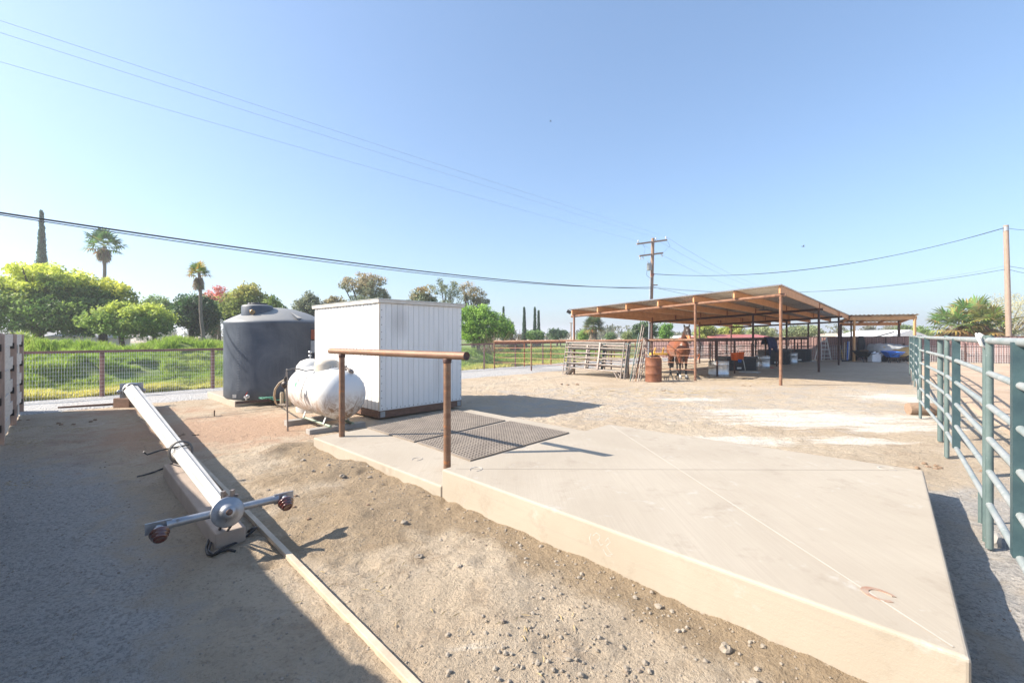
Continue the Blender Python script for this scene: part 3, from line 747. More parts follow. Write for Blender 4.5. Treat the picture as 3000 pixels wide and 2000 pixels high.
# ------------------------------------------------------------------ black water tank and its pad
padV = G(688,1192); 
pd = [padV, padV+V((2.0,2.1,0)), padV+V((2.0-1.9,2.1+1.8,0)), padV+V((-1.95,1.85,0))]
tag(slab('concrete_slab', [V((p.x,p.y,0)) for p in pd], .0, -.35, 'low concrete pad under the black water tank'), cat='concrete slab')
tc = V((-6.42,12.05,.0)); TR = 1.24
root = thing('water_tank', tc, 'large chalky black plastic water tank with domed top', 'water tank')
prof = [(TR-.03,0),(TR,.03),(TR,.3),(TR,.9),(TR,1.5),(TR,1.86),(TR+.012,1.90),(TR+.012,1.93),(TR-.02,1.975),(TR-.10,2.02)]
for k in range(1, 13):
    a = k/12; prof.append(((TR-.10)*(1-a)+.0, 2.02+.33*(1-(1-a)**1.9)))
tb_ = MB().lathe(prof, tc, n=96)
fd = V((-.27,-1,0)).normalized(); sd_ = V((-fd.y, fd.x, 0)); tb_.cur = 1
for k in range(26):
    z = .25+k*.062; p = tc + fd*(TR+.001); tb_.box(p+V((0,0,z)), (.05 if k % 4 else .09,.008,.007), Matrix.Rotation(math.atan2(sd_.y,sd_.x),3,'Z'))
tb_.build('tank_body', [M['tank'], mat('chalk_mark', (.16,.18,.21), (.12,.14,.17), 5, .6)], root)
# flat recesses of the dome
for a in (R(-38), R(20), R(80), R(140), R(205)):
    mb = MB(); d = V((math.cos(a), math.sin(a), 0)); s = V((-d.y, d.x, 0))
    p = tc + d*(TR-.12)
    mb.add([p+V((0,0,2.045))+d*.07+s*.08, p+V((0,0,2.045))+d*.07-s*.08, p-d*.42+V((0,0,2.225)), p-d*.42+V((0,0,2.17))-s*.02, p+V((0,0,1.97))+d*.10],
           [(0,2,4),(1,4,2),(0,4,1)])
    mb.build('dome_rib', M['tank'], root)
# filler neck set into the front of the dome
nc = P(754, 982, 11.45); nc.z = 0
MB().lathe([(.41,1.90),(.38,1.96),(.365,2.12),(.36,2.33),(.34,2.37),(.28,2.385),(.0,2.39)], (nc.x,nc.y,0), n=40).build('filler_neck', M['tank'], root)
ld = MB().lathe([(.22,2.38),(.22,2.42),(.20,2.44),(.0,2.445)], (nc.x,nc.y,0), n=30)
for k in range(10):
    a = k*math.pi/5; ld.box((nc.x+.21*math.cos(a), nc.y+.21*math.sin(a), 2.415), (.03,.03,.05))
ld.build('screw_lid', M['black_plastic'], root)
fp = P(737, 912, 11.02)
dirf = V((fp.x-nc.x, fp.y-nc.y, 0)).normalized(); 
MB().lathe([(.062,-.05),(.062,.03),(.05,.032),(.05,.05),(.028,.052),(.028,.035),(0,.034)], V((nc.x,nc.y,2.19))+dirf*.365, dirf, 18).build('bulkhead_fitting', mat('brass', (.42,.30,.16), (.3,.2,.1), 8, .4, .6), root)
# outlet valve at the foot
vp = P(737,1157,10.95); od = V((vp.x-tc.x, vp.y-tc.y, 0)).normalized(); o0 = tc + od*TR; o0.z = .10
vv = MB(); vv.tube(o0-od*.02, o0+od*.12, .03, n=12); vv.tube(o0+od*.06, o0+od*.06+V((0,0,-.08)), .02, n=10); vv.lathe([(.045,0),(.045,.05),(.0,.05)], o0-od*.01, od, 14)
vo_ = vv.build('outlet_valve', M['porcelain'], root)
MB().beam(o0+od*.10+V((0,0,.03)), o0+od*.10+V((.05,0,.12)), .02, .012).build('valve_handle', M['red'], vo_)
MB().box(tc+V((-.42,-1.185,.10)), (.10,.004,.08), Matrix.Rotation(R(18),3,'Z')).build('paper_label', M['label_white'], root)
# perforated angle iron and green rope on the pad
a_, b_ = V((-6.40,10.18,.02)), V((-5.85,10.62,.02))
mb = MB(); mb.beam(a_, b_, .05, .012); mb.beam(a_+V((0,.02,.02)), b_+V((0,.02,.02)), .008, .04)
for k in range(14): mb.box(a_.lerp(b_, (k+.5)/14)+V((0,-.001,.006)), (.03,.018,.006))
tag(mb.build('angle_iron', M['rust_dark'], loc=a_), 'rusty slotted angle iron lying on the tank pad edge', 'angle iron')
rp = MB(); rr2 = random.Random(3); pts = []
c0 = V((-5.98,10.74,.015))
for k in range(60):
    a = k*.62; pts.append(c0+V((math.cos(a)*.10*rr2.uniform(.5,1.3)+.05*math.sin(k*.2), math.sin(a*1.1)*.07*rr2.uniform(.5,1.2), .03+.05*abs(math.sin(k*.7)))))
pts += [c0+V((.2,-.02,.01)), c0+V((.35,.02,.01)), c0+V((.48,-.03,.01))]
rp.path(pts, .009, 5)
tag(rp.build('rope', mat('green_rope', (.10,.30,.22), (.16,.4,.3), 20, .8), loc=c0), 'tangled green rope at the foot of the black tank', 'rope')

# ------------------------------------------------------------------ propane tank
Pn = V((-2.99,7.72,0)); ax = V((-.7071,.7071,0)); Pf = Pn + ax*1.42; rad = .43; zc = .56
root = thing('propane_tank', (Pn+Pf)/2+V((0,0,T(-3.5,8.2))), 'white horizontal propane tank with muddy underside beside the shed', 'propane tank')
prof = []
for k in range(13):
    a = math.pi/2*(k/12); prof.append((rad*math.sin(a), -.30*math.cos(a)))
Ls = (Pf-Pn).length
prof += [(rad, Ls*.33), (rad, Ls*.66)]
for k in range(13):
    a = math.pi/2*(1-k/12); prof.append((rad*math.sin(a), Ls+.30*math.cos(a)))
MB().lathe(prof, Pn+V((0,0,zc)), ax, 48).build('tank_shell', M['propane'], root)
mid = Pn + ax*.62; mz = zc+rad
MB().lathe([(.215,-.09),(.215,.07),(.205,.12),(.16,.155),(.08,.17),(0,.172)], mid+V((0,0,mz-.0)), (0,0,1), 32).build('valve_dome', M['tan_cap'], root)
# shut-off valve near the front end
v0 = Pn + ax*.06 + V((.10,.0,zc+rad-.03))
vv = MB(); vv.tube(v0, v0+V((0,0,.09)), .018, n=10); vv.tube(v0+V((0,0,.08)), v0+V((.10,-.05,.02)), .02, n=10); vv.lathe([(.034,0),(.034,.05),(.028,.052),(.028,.08),(0,.08)], v0+V((.09,-.045,.03)), V((.8,-.35,-.5)), 12); vv.lathe([(.03,0),(.03,.015),(0,.016)], v0+V((0,0,.09)), (0,0,1), 10)
vv.build('fill_valve', M['steel_grey'], root)
v1 = mid + V((.13,-.20,mz-.01)); vv = MB(); vv.tube(v1, v1+V((.16,.0,.02)), .022, n=10); vv.tube(v1+V((.05,0,.02)), v1+V((.05,0,.07)), .014, n=8); vv.tube(v1+V((.10,0,.02)), v1+V((.10,0,.06)), .012, n=8)
vv.build('gauge_valve', M['alu'], root)
# sticker on the flank
def shell_pt(s, ang, off=.003):
    side = V((-.7071,-.7071,0)); return Pn + ax*s + V((0,0,zc)) + (side*math.cos(ang)+V((0,0,1))*math.sin(ang))*(rad+off)
st = MB()
def patch(mb, s0, s1, a0, a1, off=.003):
    vs = []; n = 6
    for i in range(n+1):
        a = a0+(a1-a0)*i/n; vs += [shell_pt(s0,a,off), shell_pt(s1,a,off)]
    mb.add(vs, [(2*i,2*i+1,2*i+3,2*i+2) for i in range(n)])
patch(st, .93, 1.08, R(8), R(36)); sk_ = st.build('label_sticker', M['label_white'], root)
st = MB(); patch(st, .97, 1.04, R(13), R(20), .005); patch(st, .99, 1.06, R(18), R(24), .005); st.build('green_mark', M['label_green'], sk_)
st = MB(); patch(st, .95, 1.00, R(24), R(31), .005); st.build('red_mark', M['label_red'], sk_)
st = MB(); patch(st, .925, 1.085, R(7.2), R(8), .004); patch(st, .925, 1.085, R(36), R(36.8), .004); patch(st, 1.08, 1.085, R(8), R(36), .004); st.build('black_border', M['black'], sk_)
cab = [mid+V((-.16,-.16,mz-.06))]
for k in range(12): cab.append(shell_pt(.66+.02*math.sin(k*.8), R(55-k*6), .012))
MB().path(cab, .006, 5).build('ground_cable', M['grey_hose'], root)
for s in (.22, 1.15):
    for sd in (-1, 1):
        b0 = Pn + ax*s + V((.7071,.7071,0))*sd*.17
        lg = MB(); lg.beam(b0+V((0,0,zc-.36)), b0+V((.7071*.06*sd,.7071*.06*sd,.0+.045)), .05, .012, up=(1,1,0)); lg.build('leg', M['white_paint'], root)
for sd in (-1, 1):
    q0 = Pn + ax*(-.02) + V((.7071,.7071,0))*sd*.20 + V((0,0,.035)); q1 = Pn + ax*1.22 + V((.7071,.7071,0))*sd*.20 + V((0,0,.035))
    MB().tube(q0, q1, .022, n=10).build('skid_pipe', mat('green_tint_pipe', (.36,.38,.29), (.2,.3,.24), 3, .6, .2, .2), root)
for (s, lb) in ((.12, 'grey concrete block under the near end of the propane tank'), (1.2, 'grey concrete block under the far end of the propane tank')):
    c = Pn + ax*s; z = T(c.x,c.y)
    o = MB().box((c.x-.02,c.y-.02,-.045), (.17,1.0,.115), Matrix.Rotation(R(-45),3,'Z')).build('concrete_block', M['block'], loc=(c.x,c.y,z))
    tag(bevel(o, .008), lb, 'concrete block', 'blocks under the propane tank')
# white pressure vessel behind it
c = P(908, 1000, 9.95); zt_ = P(912,1050,9.95).z
root = thing('pressure_tank', (c.x,c.y,T(c.x,c.y)), 'white upright pressure tank with a gauge on top, behind the propane tank', 'pressure tank')
c.z = T(c.x,c.y)
H_ = zt_-c.z
MB().lathe([(.28,0),(.29,.03),(.29,H_-.26),(.295,H_-.25),(.28,H_-.16),(.20,H_-.055),(.07,H_-.004),(0,H_)], c, n=32).build('vessel', M['white_paint'], root)
gg = MB(); gg.tube(c+V((0,0,H_-.01)), c+V((0,0,H_+.09)), .018, n=10); gg.lathe([(.03,0),(.03,.03),(0,.03)], c+V((0,0,H_+.05)), (0,0,1), 10); gg.lathe([(.035,-.015),(.035,.015),(0,.016)], c+V((0,-.0,H_+.14)), (0,-1,0), 14)
gg.build('pressure_gauge', M['alu'], root)
# electric box on the back of the shed
c = P(921,1010,11.6); root = thing('junction_box', (c.x,c.y,T(c.x,c.y)), 'grey and rust electric box between the black tank and the shed', 'junction box')
zz = T(c.x,c.y)
MB().tube((c.x,c.y+.05,zz),(c.x,c.y+.05,1.75), .03, n=8).build('post', M['steel_grey'], root)
MB().box((c.x,c.y,1.62), (.22,.08,.26)).build('cover', mat('rust_red_box', (.3,.09,.05), (.24,.07,.04), 5, .7), root)
MB().box((c.x,c.y,1.30), (.24,.09,.32)).build('case', M['galv'], root)
# regulator on a stake
b = G(843,1262); root = thing('gas_regulator', b, 'gas regulator on a thin grey stake left of the propane tank', 'regulator')
tp = P(840,1098,b.y); 
MB().tube(b, (b.x-.02,b.y,tp.z+.05), .014, n=8).build('stake', M['steel_grey'], root)
rg = MB(); rc_ = V((b.x-.05,b.y-.01,P(0,1125,b.y).z)); rg.lathe([(.055,-.03),(.065,-.01),(.065,.01),(.05,.03),(.02,.05),(0,.052)], rc_, (-.6,-.8,.1), 18); rg.tube(rc_, rc_+V((.02,0,.13)), .022, n=10); rg.tube(rc_+V((.0,0,-.08)), rc_+V((.03,0,0)), .018, n=8); rg.box(rc_+V((.03,0,.09)), (.05,.05,.04))
rg.build('regulator_body', mat('dark_brass', (.10,.08,.07), (.06,.05,.045), 20, .5, .5), root)
hp = [V((b.x-.02,b.y,tp.z+.03)), V((b.x-.02,b.y,tp.z+.10)), P(846,1084,b.y), P(858,1079,b.y+.05), P(875,1081,b.y+.1), P(895,1086,b.y+.15), mid+V((-.2,-.1,mz-.02))]
MB().path(hp, .011, 8).build('pigtail_hose', M['grey_hose'], root)
hp = [P(834,1112,b.y+.05), P(818,1122,b.y+.08), P(806,1140,b.y+.1), P(803,1160,b.y+.3), P(807,1178,b.y+.8), G(811,1184,.02)]
MB().path(hp, .017, 8).build('supply_hose', M['tan_hose'], root)
c = G(826,1190); root = thing('riser_pipes', c, 'tan plastic riser pipes sticking out of the dirt behind the regulator', 'pipe')
for dx_, h in ((0,.36),(.10,.46),(.16,.30)):
    MB().lathe([(.045,0),(.045,h-.05),(.03,h-.01),(0,h)], (c.x+dx_,c.y+dx_*.3,c.z), n=14).build('pipe', M['tan_hose'], root)
cb_ = MB(); 
for k in range(4): cb_.blob((c.x+.05*k-.03,c.y-.08,c.z+.03), (.06,.05,.05), k+5, .3, 1)
tag(cb_.build('rocks', M['stone'], loc=c), 'few grey rocks at the foot of the tan riser pipes', 'rocks', kind='stuff')
c = G(628,1218); tag(MB().tube(c+V((0,0,-.05)), c+V((0,0,.12)), .012, n=8).build('metal_stake', M['rust_dark'], loc=c), 'short rusty stake poking out of the dirt before the tank pad', 'stake')

# ------------------------------------------------------------------ lamp column lying down
Nn = V((-2.08,3.20,.33)); Ff = G(372,1192); Ff = V((Ff.x+.22, Ff.y-.12, T(Ff.x,Ff.y)+.43))
axd = (Nn-Ff).normalized(); Lc = (Nn-Ff).length
root = thing('lamp_column', (Ff+Nn)/2*V((1,1,0)) if False else V(((Ff.x+Nn.x)/2,(Ff.y+Nn.y)/2,0)), 'fluted white lamp column lying on blocks with a grey crossarm and two red insulators', 'lamp column')
side = axd.cross(V((0,0,1))).normalized(); upv = side.cross(axd)
mb = MB(); n = 48; rings = 26; vs = []; fs = []
for i in range(rings+1):
    t = i/rings; r0 = .155*(1-t)+.054*t
    for k in range(n):
        a = 2*math.pi*k/n; fl = abs(((k/n*8) % 1)-.5)*2   # 1 at ridges
        r = r0*(.84+.16*fl**1.6)
        vs.append(Ff + axd*(t*Lc) + (side*math.cos(a)+upv*math.sin(a))*r)
for i in range(rings):
    for k in range(n): fs.append((i*n+k, i*n+(k+1)%n, (i+1)*n+(k+1)%n, (i+1)*n+k))
mb.add(vs, fs, False); mb.add(vs[:n], [tuple(range(n))[::-1]]); mb.add(vs[-n:], [tuple(range(n))])
mb.build('fluted_shaft', M['lamp_white'], root)
# crumpled bands near the foot of the shaft
for t, rr3 in ((.075,.163),(.10,.162),(.112,.1615),(.124,.161),(.136,.1605)):
    c = Ff+axd*(t*Lc)+V((0,0,.0)); vs = []; fs = []
    for k in range(n+1):
        a = 2*math.pi*k/n; fl = abs(((k/n*8) % 1)-.5)*2; r = (.155*(1-t)+.054*t)*(.84+.16*fl**1.6)+.003
        wv = .03*math.sin(k*.9+t*60)
        for e in (-.008,.008): vs.append(c+axd*(e+wv)+(side*math.cos(a)+upv*math.sin(a))*r)
    MB().add(vs, [(2*k,2*k+2,2*k+3,2*k+1) for k in range(n)]).build('grey_band', mat('grey_band', (.33,.34,.36), (.42,.42,.43), 9, .6), root)
# cast foot flange at the far end
ff = MB(); ff.box(Ff-axd*.03, (.06,.44,.36), Matrix((axd, side, upv)).transposed())
for sx in (-1,1): ff.lathe([(.05,-.03),(.05,.03),(.02,.035),(0,.035)], Ff-axd*.02+side*.23*sx+upv*(-.02), axd, 12)
ff.lathe([(.19,0),(.185,.05),(.168,.08)], Ff, axd, 24); bevel(ff.build('base_flange', M['alu'], root), .012)
# head: disc, boss, crossarm, insulators
armd = V((.72,.69,.0)).normalized(); hc = Nn + axd*.04 + V((0,0,0))
MB().lathe([(.05,-.03),(.095,.0),(.104,.012),(.105,.022),(.098,.026),(.085,.030),(.06,.040),(.048,.056),(.040,.070),(.022,.076),(.02,.076)], hc, (axd+V((0,0,.25))).normalized(), 40).build('cap_disc', M['alu'], root)
MB().lathe([(.022,0),(.022,.006),(.0,.007)], hc+(axd+V((0,0,.25))).normalized()*.074, (axd+V((0,0,.25))).normalized(), 10).build('bolt_core', mat('brown_bolt', (.12,.07,.05), (.2,.13,.1), 20, .6, .3), root)
for s in (-1, 1):
    a0 = hc - axd*.03 + armd*s*.06; a1 = hc - axd*.03 + armd*s*.31; a2 = hc - axd*.02 + armd*s*.43
    am = MB(); am.path([a0, a0.lerp(a1,.5), a1, a1.lerp(a2,.3)], [.027,.027,.029,.034], 14)
    am.box(a1.lerp(a2,.62), (.14,.014,.075), Matrix((armd, axd, V((0,0,1)))).transposed())
    arm = am.build('crossarm', M['alu'], root)
    dd = (axd*.75+V((0,0,-.45))).normalized(); b0 = a1.lerp(a2,.62)+axd*.01+V((0,0,.0))
    MB().lathe([(.026,0),(.026,.03),(.034,.035),(.034,.045)], b0, dd, 18).build('socket', M['galv'], root)
    MB().lathe([(.030,.035),(.054,.040),(.056,.055),(.044,.058),(.044,.063),(.049,.066),(.048,.078),(.037,.081),(.037,.086),(.041,.089),(.038,.100),(.026,.106),(.024,.104),(0,.104)], b0, dd, 32).build('insulator', M['amber'], root)
ck = MB(); ck.beam(hc-axd*.05+V((0,0,.09)), hc-axd*.05+V((.08,.02,.10)), .015,.02); ck.box(hc-axd*.05+V((.05,.0,.12)), (.02,.03,.05)); ck.box(hc-axd*.05+V((-.01,-.01,.115)), (.02,.03,.05)); ck.build('clamp', M['steel_grey'], root)
# grey flex wrapped around the middle of the shaft
tw = .78; cw = Ff+axd*(tw*Lc); rw = .155*(1-tw)+.054*tw+.008; pts = []
for k in range(34):
    a = -1.2 + k*.30; pts.append(cw+axd*(.035*k*.11+.05*math.sin(a*.5)) + (side*math.cos(a)*(1.15)+upv*math.sin(a)*1.25)*rw*(1.0+.22*max(0,math.sin(a))))
MB().path(pts, .011, 7).build('wrapped_flex', M['grey_hose'], root)
pe = pts[-1]; 
MB().path([pts[-1], cw+side*.16+V((0,0,.05)), cw+side*.28+V((0,0,.02)), cw+side*.36+V((.05,.02,.06))], .009, 6).build('loose_flex', M['black'], root)
MB().path([pts[0], G(478,1372,.02), G(445,1384,.015), G(420,1392,.015), G(402,1396,.015)], .011, 6).build('loose_flex', M['black'], root)
# black cable loops under the head
cp = [hc+V((-.02,-.03,-.08)), G(640,1560,.03), G(612,1580,.02), G(604,1605,.015), G(608,1622,.015), G(622,1626,.02), G(645,1615,.02), G(668,1608,.03), G(690,1614,.015)]
MB().path(cp, .010, 7).build('black_cable', M['black'], root)
cp = [hc+V((.05,0,-.07)), G(655,1570,.04), G(618,1590,.035), G(611,1612,.03), G(624,1624,.035), G(650,1606,.03), G(700,1585,.02), G(735,1560,.03), G(750,1545,.05)]
MB().path(cp, .009, 7).build('black_cable', M['black'], root)
# supports
b = G(368,1192); zz = T(b.x,b.y)
o = MB().box((b.x,b.y+.02,zz+.10), (.46,.26,.26), Matrix.Rotation(R(-8),3,'Z')).build('wood_block', M['brown_wood'], loc=(b.x,b.y,zz)); tag(bevel(o,.012), 'brown weathered timber block under the foot of the lamp column', 'wood block')
p0, p1 = G(478,1371,.12), G(631,1568,.12); dr = (p1-p0); dr.z = 0; L_ = dr.length; dr.normalize(); pr = V((-dr.y,dr.x,0)); pr = pr if pr.x > 0 else -pr
o = MB().beam(V((p0.x,p0.y,.045))+pr*.10, V((p1.x,p1.y,.05))+pr*.10, .20, .16).build('timber_beam', mat('pink_grey_timber', (.42,.34,.28), (.34,.27,.22), 3, .85, 0, .35, 25), loc=(p0.x,p0.y,0)); tag(bevel(o,.012), 'thick pinkish grey timber beam supporting the lamp column', 'timber')
p0, p1 = G(560,1350,0), G(1190,2000,0); dr = (p1-p0).normalized()
mb = MB(); a = V((p0.x,p0.y,.022)); b = V((p1.x,p1.y,.03))+V((dr.x,dr.y,0))*.9
mb.beam(a, b, .04, .036)
o = mb.build('long_board', M['plank'], loc=(a.x,a.y,0)); tag(bevel(o,.004), 'long pale two by four board lying on the dirt past the lamp column', 'board')
o = MB().path([G(752,1545,.06), G(738,1548,.09), G(728,1556,.04)], .012, 6).build('cable_tie', M['black'], loc=G(740,1550)); tag(o, 'black strap wrapped over the long pale board', 'strap')

# ------------------------------------------------------------------ woven wooden gate and fence at left
W0 = V((-11.42,10.22,0)); wd = (V((.9,-1.95,0))-W0); WL = wd.length; wd.normalize(); wn = V((wd.y,-wd.x,0))
if wn.x < 0: wn = -wn    # towards the yard
wrot = Matrix.Rotation(math.atan2(wd.y,wd.x),3,'Z')
def wp(s, n_, z): p = W0 + wd*s + wn*n_; return V((p.x,p.y,z))
ZT = 1.615
def woven(root, s0, s1, mid_s):
    zlo = T(*(W0+wd*((s0+s1)/2)).xy)+.03; n = 8; h = (ZT-zlo)/n
    mb = MB()
    for i in range(n):
        z = zlo+h*(i+.5); sg = 1 if i % 2 else -1; pts = []
        vs = []; m_ = 14; g0, g1 = s0, s1
        for k in range(m_+1):
            t = k/m_; s = g0 + (g1-g0)*t
            off = sg*.016*math.cos(math.pi*(s-s0)/(max(mid_s-s0,.1)) if s < mid_s else math.pi+math.pi*(s-mid_s)/(max(s1-mid_s,.1)))
            for a, b in ((-.012,-h/2-.004),(.010+.002*(i % 3),-h/2-.004),(.010+.002*(i % 3),h/2+.004),(-.012,h/2+.004)): vs.append(wp(s, off+a, z+b))
        fs = []
        for k in range(m_):
            for e in range(4): fs.append((4*k+e,4*k+4+e,4*k+4+(e+1)%4,4*k+(e+1)%4))
        fs += [(3,2,1,0),(4*m_,4*m_+1,4*m_+2,4*m_+3)]
        mb.add(vs, fs)
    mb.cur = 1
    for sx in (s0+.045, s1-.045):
        for i in range(n): mb.box(wp(sx,.005,zlo+h*(i+.08 if (i % 2) == (sx < (s0+s1)/2) else i+.9)), (.075,.085,.075), wrot)  # dark blocks at the board ends stand in for the shade of open gaps
    return mb.build('woven_boards', [M['grey_board'], mat('gap_shade', (.05,.04,.035), (.035,.03,.028), 5, .9)], root)
c = wp(1.1,0,0); gate = thing('wooden_gate', (c.x,c.y,T(c.x,c.y)), 'grey woven board gate with black hinges at the left edge', 'gate')
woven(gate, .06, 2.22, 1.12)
for s in (.0, 2.2):
    zz = T(*wp(s,0,0).xy)
    bevel(MB().box(wp(s, .055 if s == 1.12 else 0, (zz+ZT)/2+.01), (.09,.045 if s == 1.12 else .12,ZT-zz), wrot).build('stile', M['pink_wood'], gate), .004)
for z in (1.33, .15):
    MB().box(wp(2.30,.07,z), (.10,.02,.16), wrot).build('hinge', M['black_plastic'], gate)
MB().box(wp(2.275,.03,.75), (.012,.05,1.72), wrot).build('edge_strip', M['galv'], gate)
c = wp(7,0,0); fen = thing('wooden_fence', (c.x,c.y,T(c.x,c.y)), 'woven board privacy fence running along the left side of the yard', 'fence')
s = 2.36
while s < WL:
    e = min(s+2.4, WL); zz = T(*wp(s,0,0).xy)
    bevel(MB().box(wp(s, .02, (zz+ZT)/2), (.09,.11,ZT-zz+.02), wrot).build('post', M['pink_wood'], fen), .004)
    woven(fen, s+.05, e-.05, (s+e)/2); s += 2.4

# ------------------------------------------------------------------ pipe and wire fences
def wire_net(mb, a, b, z0, z1, dx=.05, dz=.10, r=.0022, jitter=0):
    a, b = V(a), V(b); d = b-a; L = d.length; n = int(L/dx)
    for k in range(1, n):
        p = a + d*(k/n); mb.beam(V((p.x,p.y,p.z+z0)), V((p.x,p.y,p.z+z1)), r*2, r*2, up=(1,0,0))
    z = z0
    while z <= z1+1e-6:
        mb.beam(a+V((0,0,z)), b+V((0,0,z)), r*2, r*2); z += dz
fxs = [-14.6,-12.15,-10.2,-8.4,-6.65,-4.9,-3.2,-1.5,.2,1.9,3.7,5.4,7.1,8.8,10.5]
c = V((-12.15,13.05,0)); root = thing('wire_fence', gz(c.x,c.y), 'brown pipe fence with welded wire mesh running in front of the grassy field', 'fence')
for i, x in enumerate(fxs):
    y = x+25.2 + (.0); p = gz(x, y)
    MB().box((x,y,p.z+.67), (.085,.085,1.40)).build('post', mat('fence_brown', (.27,.145,.12), (.19,.10,.085), 7, .75, .1, .2, 60), root)
for i in range(len(fxs)-1):
    a = gz(fxs[i], fxs[i]+25.2); b = gz(fxs[i+1], fxs[i+1]+25.2)
    mb = MB(); mb.beam(a+V((0,0,1.36)), b+V((0,0,1.36)), .075, .075); mb.build('top_rail', mat('fence_brown', (.27,.145,.12), (.19,.10,.085), 7, .75, .1, .2, 60), root)
    mb = MB(); off = V((.05,-.05,0)); wire_net(mb, a+off, b+off, .04, 1.34, .055 if i < 3 else .075, .11, .0020)
    mb.build('wire_mesh', M['wire'], root)

def pipe_fence(a, b, label, m=M['rust_dark'], posts=(0,1), top=1.46, rails=(1.15,.9,.64,.38), r=.036, tr=.045, rail_m=M['thin_rail'], skip_end=False):
    a, b = V(a), V(b); c = gz(a.x, a.y); root = thing('pipe_fence', c, label, 'pipe fence', 'pipe rail fences of the horse pens')
    A = gz(a.x,a.y); B = gz(b.x,b.y)
    for t in posts:
        p = a.lerp(b, t); g_ = gz(p.x,p.y); MB().tube(g_-V((0,0,.1)), g_+V((0,0,top+.0)), r, n=10).build('post', m, root)
    MB().tube(A+V((0,0,top)), B+V((0,0,top)), tr, n=12).build('top_rail', m, root)
    for z in rails: MB().tube(A+V((0,0,z)), B+V((0,0,z)), .012, n=6).build('thin_rail', rail_m, root)
    return root
C0 = S1 + SD*(9.55/.9657); C0 = V((-.95,23.7,0))
pipe_fence(C0, S3-V((SD.x,SD.y,0))*.05, 'rusty pen fence from its far left corner to the leaning panels', posts=(0,.5), top=1.50, m=M['rust'])
pipe_fence(S3, S2, 'rusty pipe fence the horse looks over, left of the front post', posts=(.5,), m=M['rust'], top=1.48)
pipe_fence(C0, V((9.6,34.3,0)), 'orange rusty pen fence along the gravel lane', posts=(.158,.317,.48,.64,.80,1), m=M['orange_rust'], top=1.44)
M1 = T1 + (V((7.57,23.8,0))-T1)*.345; M2 = T2 + (V((11.5,27.0,0))-T2)*.345; M3 = T3 + (V((14.93,30.0,0))-T3)*.345
LL1, LL2, LL3 = V((7.57,23.8,0)), V((11.5,27.0,0)), V((14.93,30.0,0))
for a, b, lb, ps in ((S2, M1, 'dark aisle fence right of the horse with the near galvanised trough behind it', (.32,.62)),
                 (M1, M2, 'dark aisle fence that holds the navy horse blanket', (.33,.66)),
                 (M2, M3, 'farthest dark aisle fence beyond the navy blanket', (.33,.66,.98))):
    pipe_fence(a, b, lb, posts=ps, top=1.47, rail_m=M['rust_dark'])
for a, b, lb in ((LL1, M1, 'divider fence between the first and second horse pens'), (LL2, M2, 'divider fence between the second and third horse pens'), (LL3, M3, 'back fence of the third horse pen')):
    pipe_fence(a, b, lb, posts=(.33,.66), top=1.42, rail_m=M['rust_dark'])
pipe_fence(S3, LL3, 'left side fence under the far edge of the big roof', posts=(.17,.5,.83), top=1.42)

# ------------------------------------------------------------------ big shade structure
ZR = {'S': 2.88, 'Z3': 2.52}
root = thing('shade_structure', gz(S1.x,S1.y), 'large open horse shade with fir rafters, rusty pipe posts and corrugated metal roof', 'shade structure')
ROWZ = [(S1,S3,2.88,2.46),(T1,LL1,2.73,2.30),(T2,LL2,2.59,2.19),(T3,LL3,2.50,2.14)]
def ztop(p):   # height of the pipe beams at a point of one of the four post rows
    best = None
    for a, b, za, zb_ in ROWZ:
        d = b-a; t = (p-a).dot(d)/d.length_squared; e = ((a+d*t)-p).length
        if best is None or e < best[0]: best = (e, za+(zb_-za)*t)
    return best[1]
def row(a, b, ts, m, mp, r=.05, over=.15, name='post'):
    for t in ts:
        p = a.lerp(b, t); g_ = gz(p.x,p.y); MB().tube(g_-V((0,0,.1)), V((p.x,p.y,ztop(p))), r*.92, n=12).build('post', mp, root)
    A = V((a.x,a.y,ztop(a))); B = V((b.x,b.y,ztop(b))); d = (B-A).normalized()
    MB().tube(A-d*over, B+d*over, r*1.05, n=12).build('cross_beam', m, root)
row(S1, S3, (0,1/3,1), M['rust'], M['rust'])
row(T1, LL1, (0,.345,1), M['rust_dark'], M['rust_dark'])
row(T2, LL2, (0,.345,1), M['rust_dark'], M['rust_dark'])
row(T3, LL3, (0,.345,1), M['rust_dark'], M['rust_dark'])
rows_ = [(S1,S3),(T1,LL1),(T2,LL2),(T3,LL3)]
rh, rw_ = .235, .05
for k in range(7):
    t = k/6; pts = [a.lerp(b, t) for a, b in rows_]; pts = [V((p.x,p.y,ztop(p)+.05+rh/2)) for p in pts]
    d0 = (pts[1]-pts[0]).normalized(); d3 = (pts[3]-pts[2]).normalized()
    pts[0] = pts[0]-d0*.16; pts[3] = pts[3]+d3*.2
    for i in range(3):
        mb = MB(); off = V((0,0,0)) if i % 2 == 0 else V((-.052,.0,0)) if k else V((-.052,0,0))
        mb.beam(pts[i]-(pts[i+1]-pts[i]).normalized()*(.25 if i else 0)+off, pts[i+1]+off, rw_, rh)
        mb.build('rafter', M['rafter'], root)
    # steel saddle brackets
    for i in (1,2):
        MB().box(pts[i]+V((.0,-.03,-.02)), (.10,.05,.26), Matrix.Rotation(R(47),3,'Z')).build('saddle_bracket', M['orange_rust'], root)
